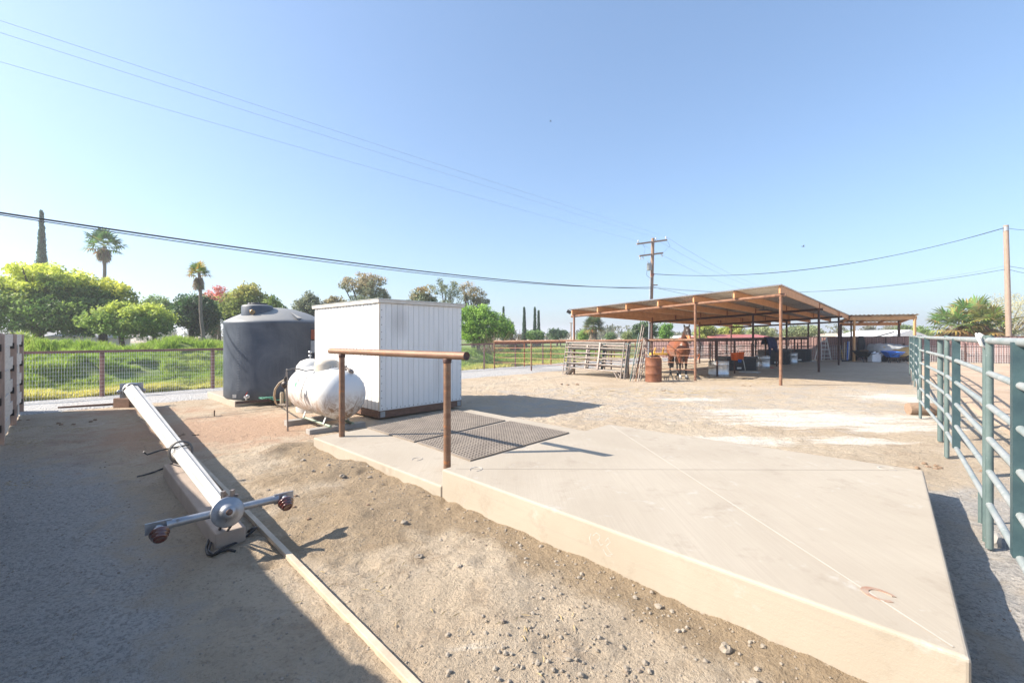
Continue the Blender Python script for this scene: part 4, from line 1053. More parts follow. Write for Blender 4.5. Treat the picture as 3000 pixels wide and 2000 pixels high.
# corrugated roof sheets: ribs run across the rafters
e_f = SD*6; Lf = e_f.length; nr = 150
mb = MB(); vs = []; fs = []
A_, B_ = [], []
span = 0
lens = [ (rows_[i+1][0]-rows_[i][0]).length for i in range(3)]; tot = sum(lens)
cols_t = [-.008, 1.02]
N = 400
for j in range(N+1):
    s = -.25 + (tot+.50)*j/N
    acc = 0; i = 0
    ss = s
    while i < 2 and ss > lens[i]: ss -= lens[i]; i += 1
    f_ = ss/lens[i]
    hgt = [0, .045, .045, 0][j % 4]
    for t in cols_t:
        a = rows_[i][0].lerp(rows_[i][1], t); b = rows_[i+1][0].lerp(rows_[i+1][1], t); p = a + (b-a)*f_
        za = ztop(a)+(ztop(b)-ztop(a))*f_; vs.append(V((p.x,p.y,za+.05+rh+.006+hgt)))
for j in range(N): fs.append((2*j,2*j+1,2*j+3,2*j+2))
mb.add(vs, fs); o = mb.build('roof_sheet', M['roof_metal'], root)
sm = o.modifiers.new('s','SOLIDIFY'); sm.thickness = .003; sm.offset = 1
# ceiling fan box and floodlight
p = (S1+T1)/2; c = p.lerp(LL1, .35); zf = 2.62
c = P(2237, 908, 18.2)
fan_ = thing('ceiling_fan', c, 'black fan hanging under the roof sheets near the front of the big shade', 'fan'); MB().box(c, (.26,.26,.05)).build('motor', M['black_plastic'], fan_); MB().tube(c, c+V((0,0,.30)), .015, n=6).build('hanging_rod', M['black_plastic'], fan_)
for k in range(4):
    a = k*math.pi/2+.4; MB().beam(c, c+V((math.cos(a)*.38,math.sin(a)*.38,0)), .09, .012).build('fan_blade', M['black_plastic'], fan_)
c = V((S3.x-.22,S3.y+.1,ztop(S3)+.2)); MB().box(c, (.20,.10,.14), Matrix.Rotation(R(30),3,'Y')).build('floodlight', M['black_plastic'], root)

# small shade at the back
Q0, Q1 = V((20.75,26.9,0)), V((23.55,25.75,0)); qb = V((.75,1.9,0))
root = thing('small_shade', Q0, 'small far shade with yellow fir beams over the hay and wheelbarrows', 'shade structure')
zq = 2.62
for p, m in ((Q0+V((.15,0,0)),M['rafter_pale']),(Q1,M['rafter_pale']),(Q1+qb,M['rust_dark']),(Q0+qb,M['rust_dark'])):
    g_ = gz(p.x,p.y); MB().box((p.x,p.y,(g_.z+zq)/2), (.10,.10,zq-g_.z)).build('post', m, root)
for a, b, dz_ in ((Q0,Q1,0),(Q0+qb,Q1+qb,-.30)):
    MB().beam(V((a.x,a.y,zq+dz_))-(Q1-Q0).normalized()*.1, V((b.x,b.y,zq+dz_))+(Q1-Q0).normalized()*.1, .05, .20).build('beam', M['rafter_pale'] if dz_ == 0 else M['rafter'], root)
for t in (0,.33,.66,1):
    a = Q0.lerp(Q1,t); MB().beam(V((a.x,a.y,zq+.08)), V((a.x,a.y,0))+qb+V((0,0,zq-.22)), .05, .14).build('rafter', M['rafter'], root)
vs = []; fs = []; N = 64
for j in range(N+1):
    t = -.05+1.1*j/N; h = [0,.03,.03,0][j % 4]
    for f_ in (-.12, 1.15):
        p = Q0.lerp(Q1,t)+qb*f_; vs.append(V((p.x,p.y,zq+.16+h-.30*f_)))
for j in range(N): fs.append((2*j,2*j+1,2*j+3,2*j+2))
o = MB().add(vs,fs).build('roof_sheet', M['yellow_roof'], root); s_ = o.modifiers.new('s','SOLIDIFY'); s_.thickness = .003

# ------------------------------------------------------------------ brown slatted fence and wire fence before it
def slat_fence(a, b, h, label):
    a, b = gz(a[0],a[1]), gz(b[0],b[1]); L = (b-a).length; root = thing('slatted_fence', a, label, 'fence')
    rot = math.atan2(b.y-a.y, b.x-a.x)
    me = MB(); nseg = int(L/.09); d = (b-a).normalized(); nn = V((d.y,-d.x,0))
    vs = []; fs = []
    for k in range(nseg+1):
        p = a.lerp(b,k/nseg); o_ = nn*(.012 if k % 2 else -.012)
        vs += [p+o_+V((0,0,.03)), p+o_+V((0,0,h))]
    for k in range(nseg): fs.append((2*k,2*k+2,2*k+3,2*k+1))
    me.add(vs, fs); me.build('slat_screen', M['slat'], root)
    n = max(2,int(L/3)); 
    for k in range(n+1):
        p = a.lerp(b,k/n)+nn*.05; MB().tube(p, p+V((0,0,h+.02)), .03, n=8).build('post', M['rust_dark'], root)
    MB().tube(a+V((0,0,h)), b+V((0,0,h)), .022, n=8).build('top_rail', M['rust_dark'], root)
    return nn
slat_fence((10.6,35.5),(20.9,29.3), 1.53, 'brown slatted chain link fence behind the horse pens')
slat_fence((20.9,29.3),(26.2,26.2), 1.53, 'brown slatted fence behind the hay and wheelbarrows')
slat_fence((26.2,26.2),(34,21.8), 1.53, 'brown slatted fence across the far side of the arena at right')
a, b = gz(12.2,33.9), gz(33.5,21.5); root = thing('wire_fence', a, 'silver welded wire fence standing just in front of the brown slatted fence', 'fence')
n = 9
for k in range(n):
    p, q = a.lerp(b,k/n), a.lerp(b,(k+1)/n); mb = MB(); wire_net(mb, p, q, .02, 1.08, .10, .10, .0042); mb.build('wire_mesh', M['wire'], root)
    MB().box(p+V((0,0,.6)), (.06,.06,1.2)).build('post', M['rust_dark'], root)
    MB().tube(p+V((0,0,1.0)), q+V((0,0,1.0)), .022, n=6).build('rail', M['rust_dark'], root)

# ------------------------------------------------------------------ green corral panels at right
def make_panel(L, name, label, mp, mrail, mst, grp, loc, rotz, lean=0, hgt=1.56, rails=6, r=.0215, stf=(.667,), leg=True):
    root = thing(name, (0,0,0), label, 'corral panel', grp)
    n = rails; zs = [.33+(hgt-.33)*k/(n-1) for k in range(n)]
    MB().tube((0,0,0),(0,0,hgt+.04), r*1.05, n=12).build('post', mp, root)
    MB().tube((L,0,0),(L,0,hgt+.04), r*1.05, n=12).build('post', mp, root)
    for z in zs[:-1]: MB().tube((0.01,0,z),(L-.01,0,z), r, n=10).build('rail', mrail, root)
    MB().tube((-.02,0,hgt),(L+.02,0,hgt), r*1.15, n=12).build('top_rail', mrail, root)
    for t in stf: MB().box((L*t,-.0,(hgt+.33)/2), (.075,.064,hgt-.33)).build('stiffener', mst, root)
    root.location = loc; root.rotation_euler = (lean,0,rotz)
    return root
gpts = [V((1.55,.95,0)), V((3.65,3.38,0)), V((5.70,5.77,0)), V((7.90,8.52,0)), V((10.2,11.05,0)), V((12.5,13.67,0)), V((14.15,15.55,0)), V((15.9,17.6,0))]
glab = ['green corral panel nearest the camera at the right edge', 'green corral panel beside the raised slab', 'green corral panel with the log lying at its far end', 'fourth green corral panel along the arena from the camera', 'fifth green corral panel along the arena from the camera','sixth green corral panel along the arena from the camera','seventh and farthest green corral panel along the arena']
proto = None
for i in range(7):
    a, b = gpts[i], gpts[i+1]; d = b-a; rot = math.atan2(d.y,d.x); L = d.length-.07
    if proto is None:
        proto = make_panel(3.12, 'corral_panel', glab[0], M['green_pipe'], M['bleached'], M['green_dark'], 'green corral panels along the arena', (a.x,a.y,T(a.x,a.y)), rot)
    else:
        o = dup(proto, (a.x+d.normalized().x*.05,a.y+d.normalized().y*.05,T(a.x,a.y)), (0,0,rot), glab[i]); o.scale.x = L/3.12
# extra posts and straps at the joints
for i, (px, py, top, m, lb) in enumerate(((2755,1292,1.56,'green_pipe','dark green post with a white insulator strip behind the second joint of the panels'),)):
    c = G(px,py); o = MB().tube(c, c+V((0,0,top)), .035, n=12).build('green_post', M[m], loc=c); tag(o, lb, 'post')
c = G(2876,1535); o = MB().box(c+V((.0,0,.10)), (.035,.03,.34)).build('foot_sleeve', M['green_pipe'], loc=c); tag(o, 'short green pipe foot at the base of the nearest panel joint', 'pipe foot')
c = G(2908,1590); o = MB().blob(c+V((0,0,.03)), (.05,.06,.07), 3, .3, 1).build('stone_chock', M['block'], loc=c); tag(o, 'grey stone wedged under the nearest green panel joint', 'stone')
# rag tied on the top rail
c = P(2860, 985, 3.45); rg = MB(); rg.path([c+V((0,0,.02)), c+V((-.03,-.04,0)), c+V((-.01,-.05,-.07)), c+V((.03,-.05,-.09))], [.008,.012,.012,.006], 6); rg.path([c+V((.05,.03,.02)), c+V((.06,-.02,-.02)), c+V((.08,-.03,-.07))], [.012,.016,.004], 6)
tag(rg.build('rag', mat('white_rag', (.7,.68,.64), (.6,.58,.55), 9, .9), loc=c), 'torn white rag tied to the top rail of the green panels', 'rag')
# split log under the panels
a, b = G(2660,1213,.0), G(2748,1216,.0)
lg = MB(); lg.path([a+V((0,0,.11)), a.lerp(b,.5)+V((0,.0,.12)), b+V((0,0,.11))], [.12,.125,.12], 18)
tag(lg.build('log', mat('log_wood', (.36,.25,.17), (.24,.16,.11), 6, .9, 0, .8, 30, stretch=(1,8,8)), loc=a), 'short weathered log lying under the green corral panels', 'log')

# ------------------------------------------------------------------ stack of leaning grey panels in front of the big shade
pa, pb = G(1648,1097), G(1862,1113); d = pb-pa; d.z = 0; rot = math.atan2(d.y,d.x); back = V((-d.y,d.x,0)).normalized()
labs = ['front grey panel of the stack leaning by the big shade', 'second grey panel in the leaning stack', 'dark green railed panel in the middle of the leaning stack', 'fourth panel in the leaning stack', 'rearmost panel of the leaning stack']
gp = None
for i in range(5):
    m1 = M['steel_grey'] if i != 2 else M['green_pipe']
    loc = pa + back*(.10*i) + V((d.normalized().x,d.normalized().y,0))*(.03*((i*7) % 4)); loc.z = T(loc.x,loc.y)+.0
    o = make_panel(3.15, 'corral_panel', labs[i], M['steel_grey'] if i != 2 else M['green_dark'], m1, M['steel_grey'] if i != 2 else M['green_dark'], 'grey corral panels leaning in a stack', loc, rot, lean=0, hgt=1.46-.10*(i % 2)-.02*i, rails=6+(i % 2), r=.023, stf=(.35,) if i % 2 else (.62,))
    o.rotation_mode = 'XYZ'
    # rounded foot loops
    for x0, s_ in ((.0,1),(3.15,-1)):
        lp = MB(); lp.path([(x0,0,.33),(x0-.02*s_,0,.12),(x0+.03*s_,0,.02),(x0+.10*s_,0,.0),(x0+.35*s_,0,.30)], .022, 8)
        lm = lp.build('foot_loop', M['steel_grey']); lm.parent = o
    o.rotation_euler = (R(-10),0,rot); 
# gates and panels standing edge-on at the right end of the stack
labs = ['tall narrow green panel leaning edge-on left of the rusty barrel', 'tall pale panel leaning edge-on behind the green one', 'rusty panel standing edge-on in the bundle left of the barrel', 'panel with white flecked rails standing edge-on in the bundle', 'shortest panel in the edge-on bundle next to the barrel']
spec = [(1846,1116,1872,976,1.95,'green_pipe'),(1853,1117,1882,950,2.15,'steel_grey'),(1862,1117,1884,990,1.6,'rust'),(1869,1118,1887,990,1.6,'steel_grey'),(1877,1110,1890,990,1.5,'steel_grey')]
for (bx,by,tx,ty,hh,mn), lb in zip(spec, labs):
    b = G(bx,by); tp = P(tx,ty,b.y+.35); axv = V((b.x,b.y,0)).normalized()  # plane containing the line of sight
    root = thing('corral_panel', b, lb, 'corral panel', 'panels bundled edge-on beside the barrel')
    dep = axv*1.9+V((.12,0,0)); upp = tp-b
    MB().tube(b, tp, .019, n=8).build('post', M[mn], root); MB().tube(b+dep, tp+dep, .019, n=8).build('post', M[mn], root)
    for k in range(6):
        t = .14+.84*k/5; MB().tube(b+upp*t, b+upp*t+dep, .013, n=8).build('rail', M[mn], root)

# ------------------------------------------------------------------ rusty barrel
c = G(1918.5,1119); c.y += .15
root = thing('oil_drum', c, 'rusty steel oil drum standing before the horse pen', 'barrel')
rb = .287; hb = .87
MB().lathe([(rb-.01,0),(rb,.01),(rb,.02),(rb-.004,.03),(rb-.004,.28),(rb+.008,.295),(rb-.004,.31),(rb-.004,.57),(rb+.008,.585),(rb-.004,.60),(rb-.004,.84),(rb+.004,.855),(rb+.004,.87),(rb-.012,.87),(rb-.014,.80),(rb-.014,.5),(0,.5)], c, n=48).build('drum_body', mat('drum_rust', (.155,.055,.028), (.25,.10,.05), 4, .75, .2, .25, 40, spot=(.34,.17,.08), sscale=2, slo=.58, shi=.75), root)
rp = MB(); rp.path([c+V((.18,-.2,.86)), c+V((.2,-.27,.90)), c+V((.21,-.30,.80)), c+V((.24,-.30,.72))], .014, 6)
tag(rp.build('rope', mat('pale_rope', (.5,.42,.3), (.42,.34,.24), 20, .9), loc=c+V((0,0,.86))), 'pale rope end hanging over the rim of the rusty drum', 'rope')
rp = MB(); rp.path([c+V((-.1,-.1,.84)), c+V((-.2,-.02,.95)), c+V((-.27,.05,1.08))], .016, 6)
tag(rp.build('stick', M['tan_hose'], loc=c+V((-.1,0,.86))), 'pale stick poking out of the rusty drum', 'stick')

# ------------------------------------------------------------------ horse
def horse():
    hoof_z = 0
    # local frame: +x forward, +y left, z up ; built from tapered capsules fused by a voxel remesh
    caps = []
    def cap(a, b, ra, rb_, fa=1.0): caps.append((V(a), V(b), ra, rb_))
    # trunk
    cap((-1.15,0,1.12),(-.70,0,1.10),.33,.36); cap((-.70,0,1.10),(-.2,0,1.12),.36,.35); cap((-.2,0,1.12),(.08,0,1.14),.33,.27)
    cap((-1.15,.12,1.10),(-1.28,.13,.95),.24,.17); cap((-1.15,-.12,1.10),(-1.28,-.13,.95),.24,.17); cap((-1.1,0,1.30),(-.9,0,1.32),.17,.17)
    cap((-.15,0,1.35),(-.35,0,1.38),.15,.13)
    cap((.06,.14,1.02),(.05,.15,.82),.19,.11); cap((.06,-.14,1.02),(.05,-.15,.82),.19,.11); cap((.12,.09,1.08),(.12,.09,1.0),.18,.16); cap((.12,-.09,1.08),(.12,-.09,1.0),.18,.16)
    # neck rises forward, turned a little to the horse's left
    cap((.0,0,1.22),(.20,.02,1.45),.22,.15); cap((.20,.02,1.45),(.36,.04,1.74),.15,.11); cap((.36,.04,1.72),(.42,.05,1.80),.12,.10)
    # head hangs down, facing forward
    cap((.42,.05,1.80),(.52,.06,1.73),.125,.130); cap((.52,.06,1.73),(.64,.08,1.50),.120,.082); cap((.64,.08,1.50),(.68,.09,1.38),.080,.072); cap((.66,.09,1.36),(.67,.09,1.33),.058,.048)
    cap((.44,.05,1.66),(.52,.06,1.55),.09,.06)
    # ears
    for s in (-1,1): cap((.40,.05+.08*s,1.86),(.41,.05+.125*s,1.99),.045,.014); cap((.40,.05+.08*s,1.88),(.41,.05+.115*s,1.95),.045,.036)
    # forelegs
    for s, dx_ in ((1,.0),(-1,.06)):
        x = .04+dx_; cap((x,.15*s,.88),(x,.14*s,.62),.105,.068); cap((x,.14*s,.62),(x+.01,.14*s,.52),.066,.060); cap((x+.01,.14*s,.52),(x,.14*s,.22),.045,.038); cap((x,.14*s,.22),(x+.01,.14*s,.17),.050,.048); cap((x+.01,.14*s,.17),(x+.06,.14*s,.08),.040,.050); cap((x+.06,.14*s,.06),(x+.07,.14*s,.03),.062,.066)
    # hind legs: stifle forward, hock back
    for s, dx_ in ((1,.05),(-1,-.08)):
        x = -1.15+dx_; cap((x,.15*s,.98),(x+.10,.16*s,.80),.19,.13); cap((x+.10,.16*s,.80),(x-.12,.15*s,.54),.12,.062); cap((x-.12,.15*s,.54),(x-.13,.15*s,.48),.060,.055); cap((x-.13,.15*s,.50),(x-.07,.15*s,.22),.046,.040); cap((x-.07,.15*s,.22),(x-.05,.15*s,.17),.050,.048); cap((x-.05,.15*s,.17),(x+.0,.15*s,.08),.040,.050); cap((x+.0,.15*s,.06),(x+.01,.15*s,.03),.060,.064)
    mb = MB()
    for a, b, ra, rb2 in caps:
        d = (b-a); L = max(d.length,1e-4); prof = []
        for k in range(7): t = math.pi/2*k/6; prof.append((ra*math.sin(t), -ra*math.cos(t)))
        for k in range(7): t = math.pi/2*(1-k/6); prof.append((rb2*math.sin(t), L+rb2*math.cos(t)))
        mb.lathe(prof, a, d, 16)
    o = mb.build('tmp_body', None)
    rm = o.modifiers.new('r','REMESH'); rm.mode = 'VOXEL'; rm.voxel_size = .014
    sm = o.modifiers.new('s','SMOOTH'); sm.iterations = 7; sm.factor = .5
    dg = bpy.context.evaluated_depsgraph_get(); me = bpy.data.meshes.new_from_object(o.evaluated_get(dg))
    bpy.data.objects.remove(o)
    nv = len(me.vertices); co = np.zeros(nv*3, np.float32); me.vertices.foreach_get('co', co); co = co.reshape(-1,3)
    x, y, z = co[:,0], co[:,1], co[:,2]
    bay = np.array([.25,.075,.028]); dark = np.array([.016,.011,.010]); tan = np.array([.50,.20,.07]); white = np.array([.62,.57,.50]); brown = np.array([.11,.036,.017])
    col = np.tile(bay, (nv,1))
    def bl(c, w): nonlocal col; w = np.clip(w,0,1)[:,None]; col = col*(1-w)+c*w
    bl(brown, sstep(-.2,.1,x)*(z < 1.4)*.6)
    bl(dark, sstep(.66,.52,z)); bl(white, sstep(.17,.13,z)*(x > -.5)); bl(np.array([.10,.09,.08]), sstep(.05,.035,z))
    bl(brown*.6, sstep(.15,.3,x)*sstep(1.30,1.45,z)); hd = sstep(.38,.44,x)*(z > 1.2)
    bl(np.array([.035,.022,.018]), hd*sstep(1.55,1.66,z)); bl(tan, hd*sstep(1.62,1.55,z)*sstep(1.38,1.43,z)); bl(np.array([.20,.18,.165]), hd*sstep(1.42,1.38,z))
    bl(dark, sstep(1.84,1.88,z))
    at = me.color_attributes.new('col','FLOAT_COLOR','POINT'); c4 = np.ones((nv,4),np.float32); c4[:,:3] = col; at.data.foreach_set('color', c4.ravel())
    m, nt, b = _new('bay_coat'); a = nt.nodes.new('ShaderNodeAttribute'); a.attribute_name = 'col'; nt.links.new(a.outputs['Color'], b.inputs['Base Color']); b.inputs['Roughness'].default_value = .42
    b.inputs['Sheen Weight'].default_value = .1
    me.materials.clear(); me.materials.append(m)
    me.polygons.foreach_set('use_smooth', [True]*len(me.polygons))
    me.name = 'horse'
    h = bpy.data.objects.new('horse', me); C.objects.link(h)
    tag(h, 'bay horse with black legs and white front hooves looking over the pipe fence', 'horse')
    dm = mat('black_hair', (.014,.011,.010), (.025,.018,.015), 20, .6, 0, .5, 60, stretch=(6,6,1))
    mn = MB()
    for k in range(16):
        t = k/15; p = V((.02,0,1.50)).lerp(V((.36,.04,1.86)), t); mn.path([p, p+V((-.05,-.06,-.06)), p+V((-.05,-.10,-.18))], [.03,.028,.006], 6)
    mn.path([V((.42,.05,1.90)), V((.52,.06,1.84)), V((.565,.065,1.74))], [.03,.03,.006], 6)
    o = mn.build('mane', dm); o.parent = h
    tl = MB(); 
    for k in range(7):
        dy = (k-3)*.018; tl.path([(-1.40,dy*.4,1.12),(-1.50,dy,.95),(-1.50,dy*1.3,.6),(-1.49,dy*1.1,.30)], [.03,.045,.04,.008], 6)
    o = tl.build('tail', dm); o.parent = h
    ey = MB()
    for s in (-1,1): ey.blob((.535,.06+.088*s,1.705), .019, 1, 0, 1)
    o = ey.build('eyes', M['glass']); o.parent = h
    ns = MB()
    for s in (-1,1): ns.blob((.715,.09+.028*s,1.365), (.008,.012,.014), 1, 0, 1)
    o = ns.build('nostrils', M['black']); o.parent = h
    return h
hs = horse()
hd_ = V((-.10,-.995,0)); hx, hy = 6.56, 16.95
hs.location = (hx, hy, T(hx,hy)+.0); hs.rotation_euler.z = math.atan2(hd_.y, hd_.x); hs.scale = (1.02,.84,1.04)

# ------------------------------------------------------------------ pen furniture
def trough(px0, px1, py, hgt, Yd, label, ry=1.0):
    Xc = ((px0+px1)/2-CX)/F*Yd; r = (px1-px0)/2/F*Yd; z = T(Xc,Yd); root = thing('stock_tank', (Xc,Yd,z), label, 'water trough', 'galvanised water troughs in the horse pens')
    pr = [(r*.97,0),(r,.02),(r,.07),(r+.012,.085),(r,.10),(r,hgt-.14),(r+.012,hgt-.125),(r,hgt-.11),(r,hgt-.02),(r+.015,hgt),(r-.01,hgt),(r-.02,hgt-.05),(r-.02,hgt-.12),(0,hgt-.12)]
    b = MB(); n = 40; c = V((Xc,Yd,z)); vs=[]; fs=[]
    for rr4, h in pr:
        for k in range(n):
            a = 2*math.pi*k/n; e = 1-(.035 if (k % 2 and .1 < h < hgt-.115) else 0)
            vs.append(c+V((rr4*math.cos(a)*e, rr4*math.sin(a)*ry*e, h)))
    for i in range(len(pr)-1):
        for k in range(n): fs.append((i*n+k,i*n+(k+1)%n,(i+1)*n+(k+1)%n,(i+1)*n+k))
    b.add(vs, fs, True); b.build('tub', mat('bright_galvanised', (.66,.68,.70), (.50,.52,.54), 5, .38, .65, .1, 30), root)
    w = MB().lathe([(r-.02,hgt-.115),(0,hgt-.115)], c, n=30); w.build('water', M['glass'], root)
trough(2078,2133,1099,.60,17.9, 'nearest galvanised trough, behind the aisle fence right of the horse')
trough(2214,2253,1075,.62,22.4, 'middle galvanised trough behind the leaning red fork')
trough(2303,2334,1070,.62,25.6, 'far galvanised trough right of the navy blanket')
def feeder(px0, px1, y0, y1, Yd, label):
    x0 = (px0-CX)/F*Yd; x1 = (px1-CX)/F*Yd; xc = (x0+x1)/2; w = x1-x0; z = T(xc,Yd); h = min((y1-y0)/F*Yd, .85); root = thing('feed_bin', (xc,Yd,z), label, 'feed bin', 'black plastic feed bins')
    b = MB(); b.box((xc,Yd,z+h/2), (w-.04,.9,h-.04)); b.build('bin_body', M['black_plastic'], root)
    g_ = MB(); nx_ = max(8,int(w/.09))
    for k in range(nx_+1): g_.box((x0+w*k/nx_, Yd-.47, z+h/2), (.018,.03,h-.02))
    for k in range(6): g_.box((xc, Yd-.475, z+.05+(h-.1)*k/5), (w,.03,.016))
    g_.box((xc,Yd-.48,z+h-.03),(w+.03,.05,.08)); g_.build('grille', mat('dark_grille', (.07,.075,.08), (.05,.05,.055), 5, .5), root)
    MB().box((xc-w*.1,Yd-.50,z+.14), (.2,.01,.08)).build('label_plate', M['label_white'], root)
feeder(2115,2202,1042,1083,20.9,'black grilled feed bin behind the orange bucket')
feeder(2231,2299,1026,1070,25.2,'black grilled feed bin under the navy blanket')
feeder(2305,2362,1018,1056,27.6,'farthest black grilled feed bin beyond the far trough')
def bucket(c, r, h, m, name, label):
    root = thing(name, c, label, 'bucket')
    MB().lathe([(0,0),(r*.78,0),(r,h),(r+.015,h),(r+.012,h-.03),(r-.01,h-.02),(r*.76,.02),(0,.02)], c, n=24).build('shell', m, root)
    pts = [c+V((-r-.01,0,h-.01))]+[c+V((-r*math.cos(a),0,h+math.sin(a)*r*1.0)) for a in (R(30),R(60),R(90),R(120),R(150))]+[c+V((r+.01,0,h-.01))]
    MB().path(pts, .006, 5).build('bail', M['steel_grey'], root)
cb = P(2152,1055,18.2); bucket(cb, .15, .30, M['orange'], 'bucket', 'orange bucket hanging left of the fence post in the aisle')
cb = P(2170,1052,18.7); bucket(cb, .14, .30, M['orange'], 'bucket', 'orange bucket hanging right of the fence post in the aisle')
cb = P(2167,1061,18.75); bucket(cb, .08, .16, M['blue'], 'bucket', 'small blue pail just below the orange buckets')
def hose(pts, label, m=M['white_hose'], r=.016):
    o = MB().path(pts, r, 6).build('garden_hose', m, loc=pts[0]); tag(o, label, 'hose', 'pale hoses in the aisle')
b = G(2180,1092)
pts = [P(2174,1046,b.y), P(2179,1060,b.y), P(2183,1080,b.y), G(2183,1091,.03)]
for k in range(26): a = k*.75; pts.append(G(2196,1090,.02)+V((math.cos(a)*.45,math.sin(a)*.30,.01)))
pts += [G(2215,1094,.02), G(2224,1095,.02)]
hose(pts, 'white hose dropping from the bucket and coiled on the aisle floor')
b = G(2356,1056); pts = [P(2356,1030,b.y), P(2356.5,1045,b.y), G(2356,1057,.03)]
for k in range(24): a = k*.8; pts.append(G(2360,1058,.02)+V((math.cos(a)*.6,math.sin(a)*.5,.01)))
hose(pts, 'white hose coiled beyond the far galvanised trough')
# manure fork leaning on the post
a, b = P(2205,1000,20.6), G(2236,1077); root = thing('manure_fork', b, 'manure fork with pale wooden handle and red tines leaning on a post', 'fork')
MB().tube(a, b+V((0,0,.06)), .016, n=8).build('handle', M['plank'], root)
tn = MB(); d2 = V((.5,-.35,-.03))
for k in range(7): tn.tube(b+V((-.03+.03*k,.02*k-.05,.07)), b+V((-.05+.045*k,.02*k-.06,.02))+d2*.75, .008, n=5)
tn.beam(b+V((-.05,-.05,.07)), b+V((.17,.06,.07)), .02, .03); tn.build('tines', M['red'], root)
# navy blanket draped over the rail
p = M1.lerp(M2,.30); q = M1.lerp(M2,.52); n_ = 16; vs = []; fs = []; dr = (q-p).normalized(); nn = V((dr.y,-dr.x,0))
for i in range(n_+1):
    t = i/n_; base = p.lerp(q,t); zt2 = T(base.x,base.y)+1.53
    prof = [(-.12,-.35),(-.10,-.2),(-.06,-.04),(0,.03),(.07,-.04),(.13,-.25),(.17,-.5),(.15,-.62-.22*math.sin(t*math.pi*2.2)-.1*math.sin(t*9))]
    for o_, dz_ in prof: vs.append(base+nn*(o_*(1+.5*math.sin(t*14)))+V((0,0,0))+V((0,0,zt2+dz_)) - V((0,0,0)))
for i in range(n_):
    for k in range(7): fs.append((i*8+k,(i+1)*8+k,(i+1)*8+k+1,i*8+k+1))
o = MB().add(vs, fs, True).build('horse_blanket', M['navy'], loc=(p.x,p.y,0)); s_ = o.modifiers.new('s','SOLIDIFY'); s_.thickness = .02; tag(o, 'navy blue horse blanket draped over the dark aisle rail', 'blanket')
# halters and lead ropes
for (px, py, Yd, ln, lb) in ((2080,998,17.2,.95,'long black lead rope hanging above the near trough'),(2050,1000,16.25,.45,'black halter hanging beside the front post'),(2215,992,21.0,.4,'black halter hanging above the red fork'),(2310,990,25.0,.45,'black halter on the rail beyond the blanket')):
    c = P(px,py,Yd); mb = MB(); mb.path([c, c+V((.02,0,-ln*.4)), c+V((.0,.0,-ln))], .02, 6); mb.path([c+V((0,0,-.05)), c+V((.10,0,-ln*.35)), c+V((.12,0,-ln*.55)), c+V((.04,0,-ln*.6)), c+V((.02,0,-ln*.3))], .013, 5)
    tag(mb.build('halter', M['black'], loc=c), lb, 'halter')
c = P(2041,1045,16.0); mb = MB(); mb.path([c+V((.0,0,.05)), c+V((.08,0,.10)), c+V((.10,0,.03)), c+V((.04,-.02,-.08)), c+V((-.02,0,-.12))], .016, 6); mb.path([c+V((.02,0,.04)), c+V((.12,0,.12)), c+V((.06,0,.06))], .012, 6)
tag(mb.build('rope', mat('orange_rope', (.75,.25,.10), (.6,.2,.1), 9, .8), loc=c), 'orange rope knotted round the front post by the horse', 'rope')
# stepladder
b0 = V((20.35,28.5,0)); root = thing('stepladder', b0, 'white aluminium stepladder standing by the brown slatted fence', 'stepladder')
wb, wt, hl = .62, .34, 1.50
rl_ = [(V((b0.x-wb/2,b0.y,b0.z)),V((b0.x-wt/2,b0.y+.25,b0.z+hl))),(V((b0.x+wb/2,b0.y,b0.z)),V((b0.x+wt/2,b0.y+.25,b0.z+hl)))]
lm = mat('ladder_white', (.66,.66,.66), (.6,.6,.6), 4, .4, .2)
for a, b in rl_: MB().beam(a, b, .035, .07).build('side_rail', lm, root); MB().beam(a+V((0,.65,0)), b, .03, .05).build('rear_leg', lm, root)
for k in range(5):
    t = .10+.175*k; MB().beam(rl_[0][0].lerp(rl_[0][1],t), rl_[1][0].lerp(rl_[1][1],t), .09, .045).build('tread', lm, root)
MB().box(V((b0.x,b0.y+.25,b0.z+hl+.01)), (wt+.06,.16,.04)).build('top_cap', lm, root)
# long handled tools against the fence
for (px0, py0, px1, py1, m, lb, hd2) in ((2469,1046,2464,1004,'yellow','yellow handled broom leaning on the brown fence','brush'),(2473,1050,2475,1002,'plank','pale wooden handled rake leaning on the brown fence','rake'),(2482,1050,2484,1000,'blue','blue handled scoop leaning beside the corner post','scoop'),(2486,1048,2488,1000,'white_plastic','white handled broom next to the blue scoop','brush')):
    a = G(px0,py0+9); b = P(px1,py1,a.y+.25); root = thing('yard_tool', a, lb, 'tool', 'tools leaning on the brown fence')
    MB().tube(a+V((0,0,.05)), b, .026, n=8).build('handle', M[m], root); MB().box(a+V((0,0,.05)), (.26,.06,.09)).build('head', M['black_plastic'], root)
# dark coats hung on the corner post
c = T3 + V((.35,-.35,0)); mb = MB(); 
for k in range(5): mb.path([V((c.x+.05*k-.1,c.y,1.55)), V((c.x+.07*k-.16,c.y-.05,1.1)), V((c.x+.08*k-.2,c.y,.35+.1*(k % 2)))], [.05,.10,.05], 7)
tag(mb.build('hanging_straps', M['black'], loc=(c.x,c.y,0)), 'black straps and ropes hanging on the corner post of the shade', 'straps')

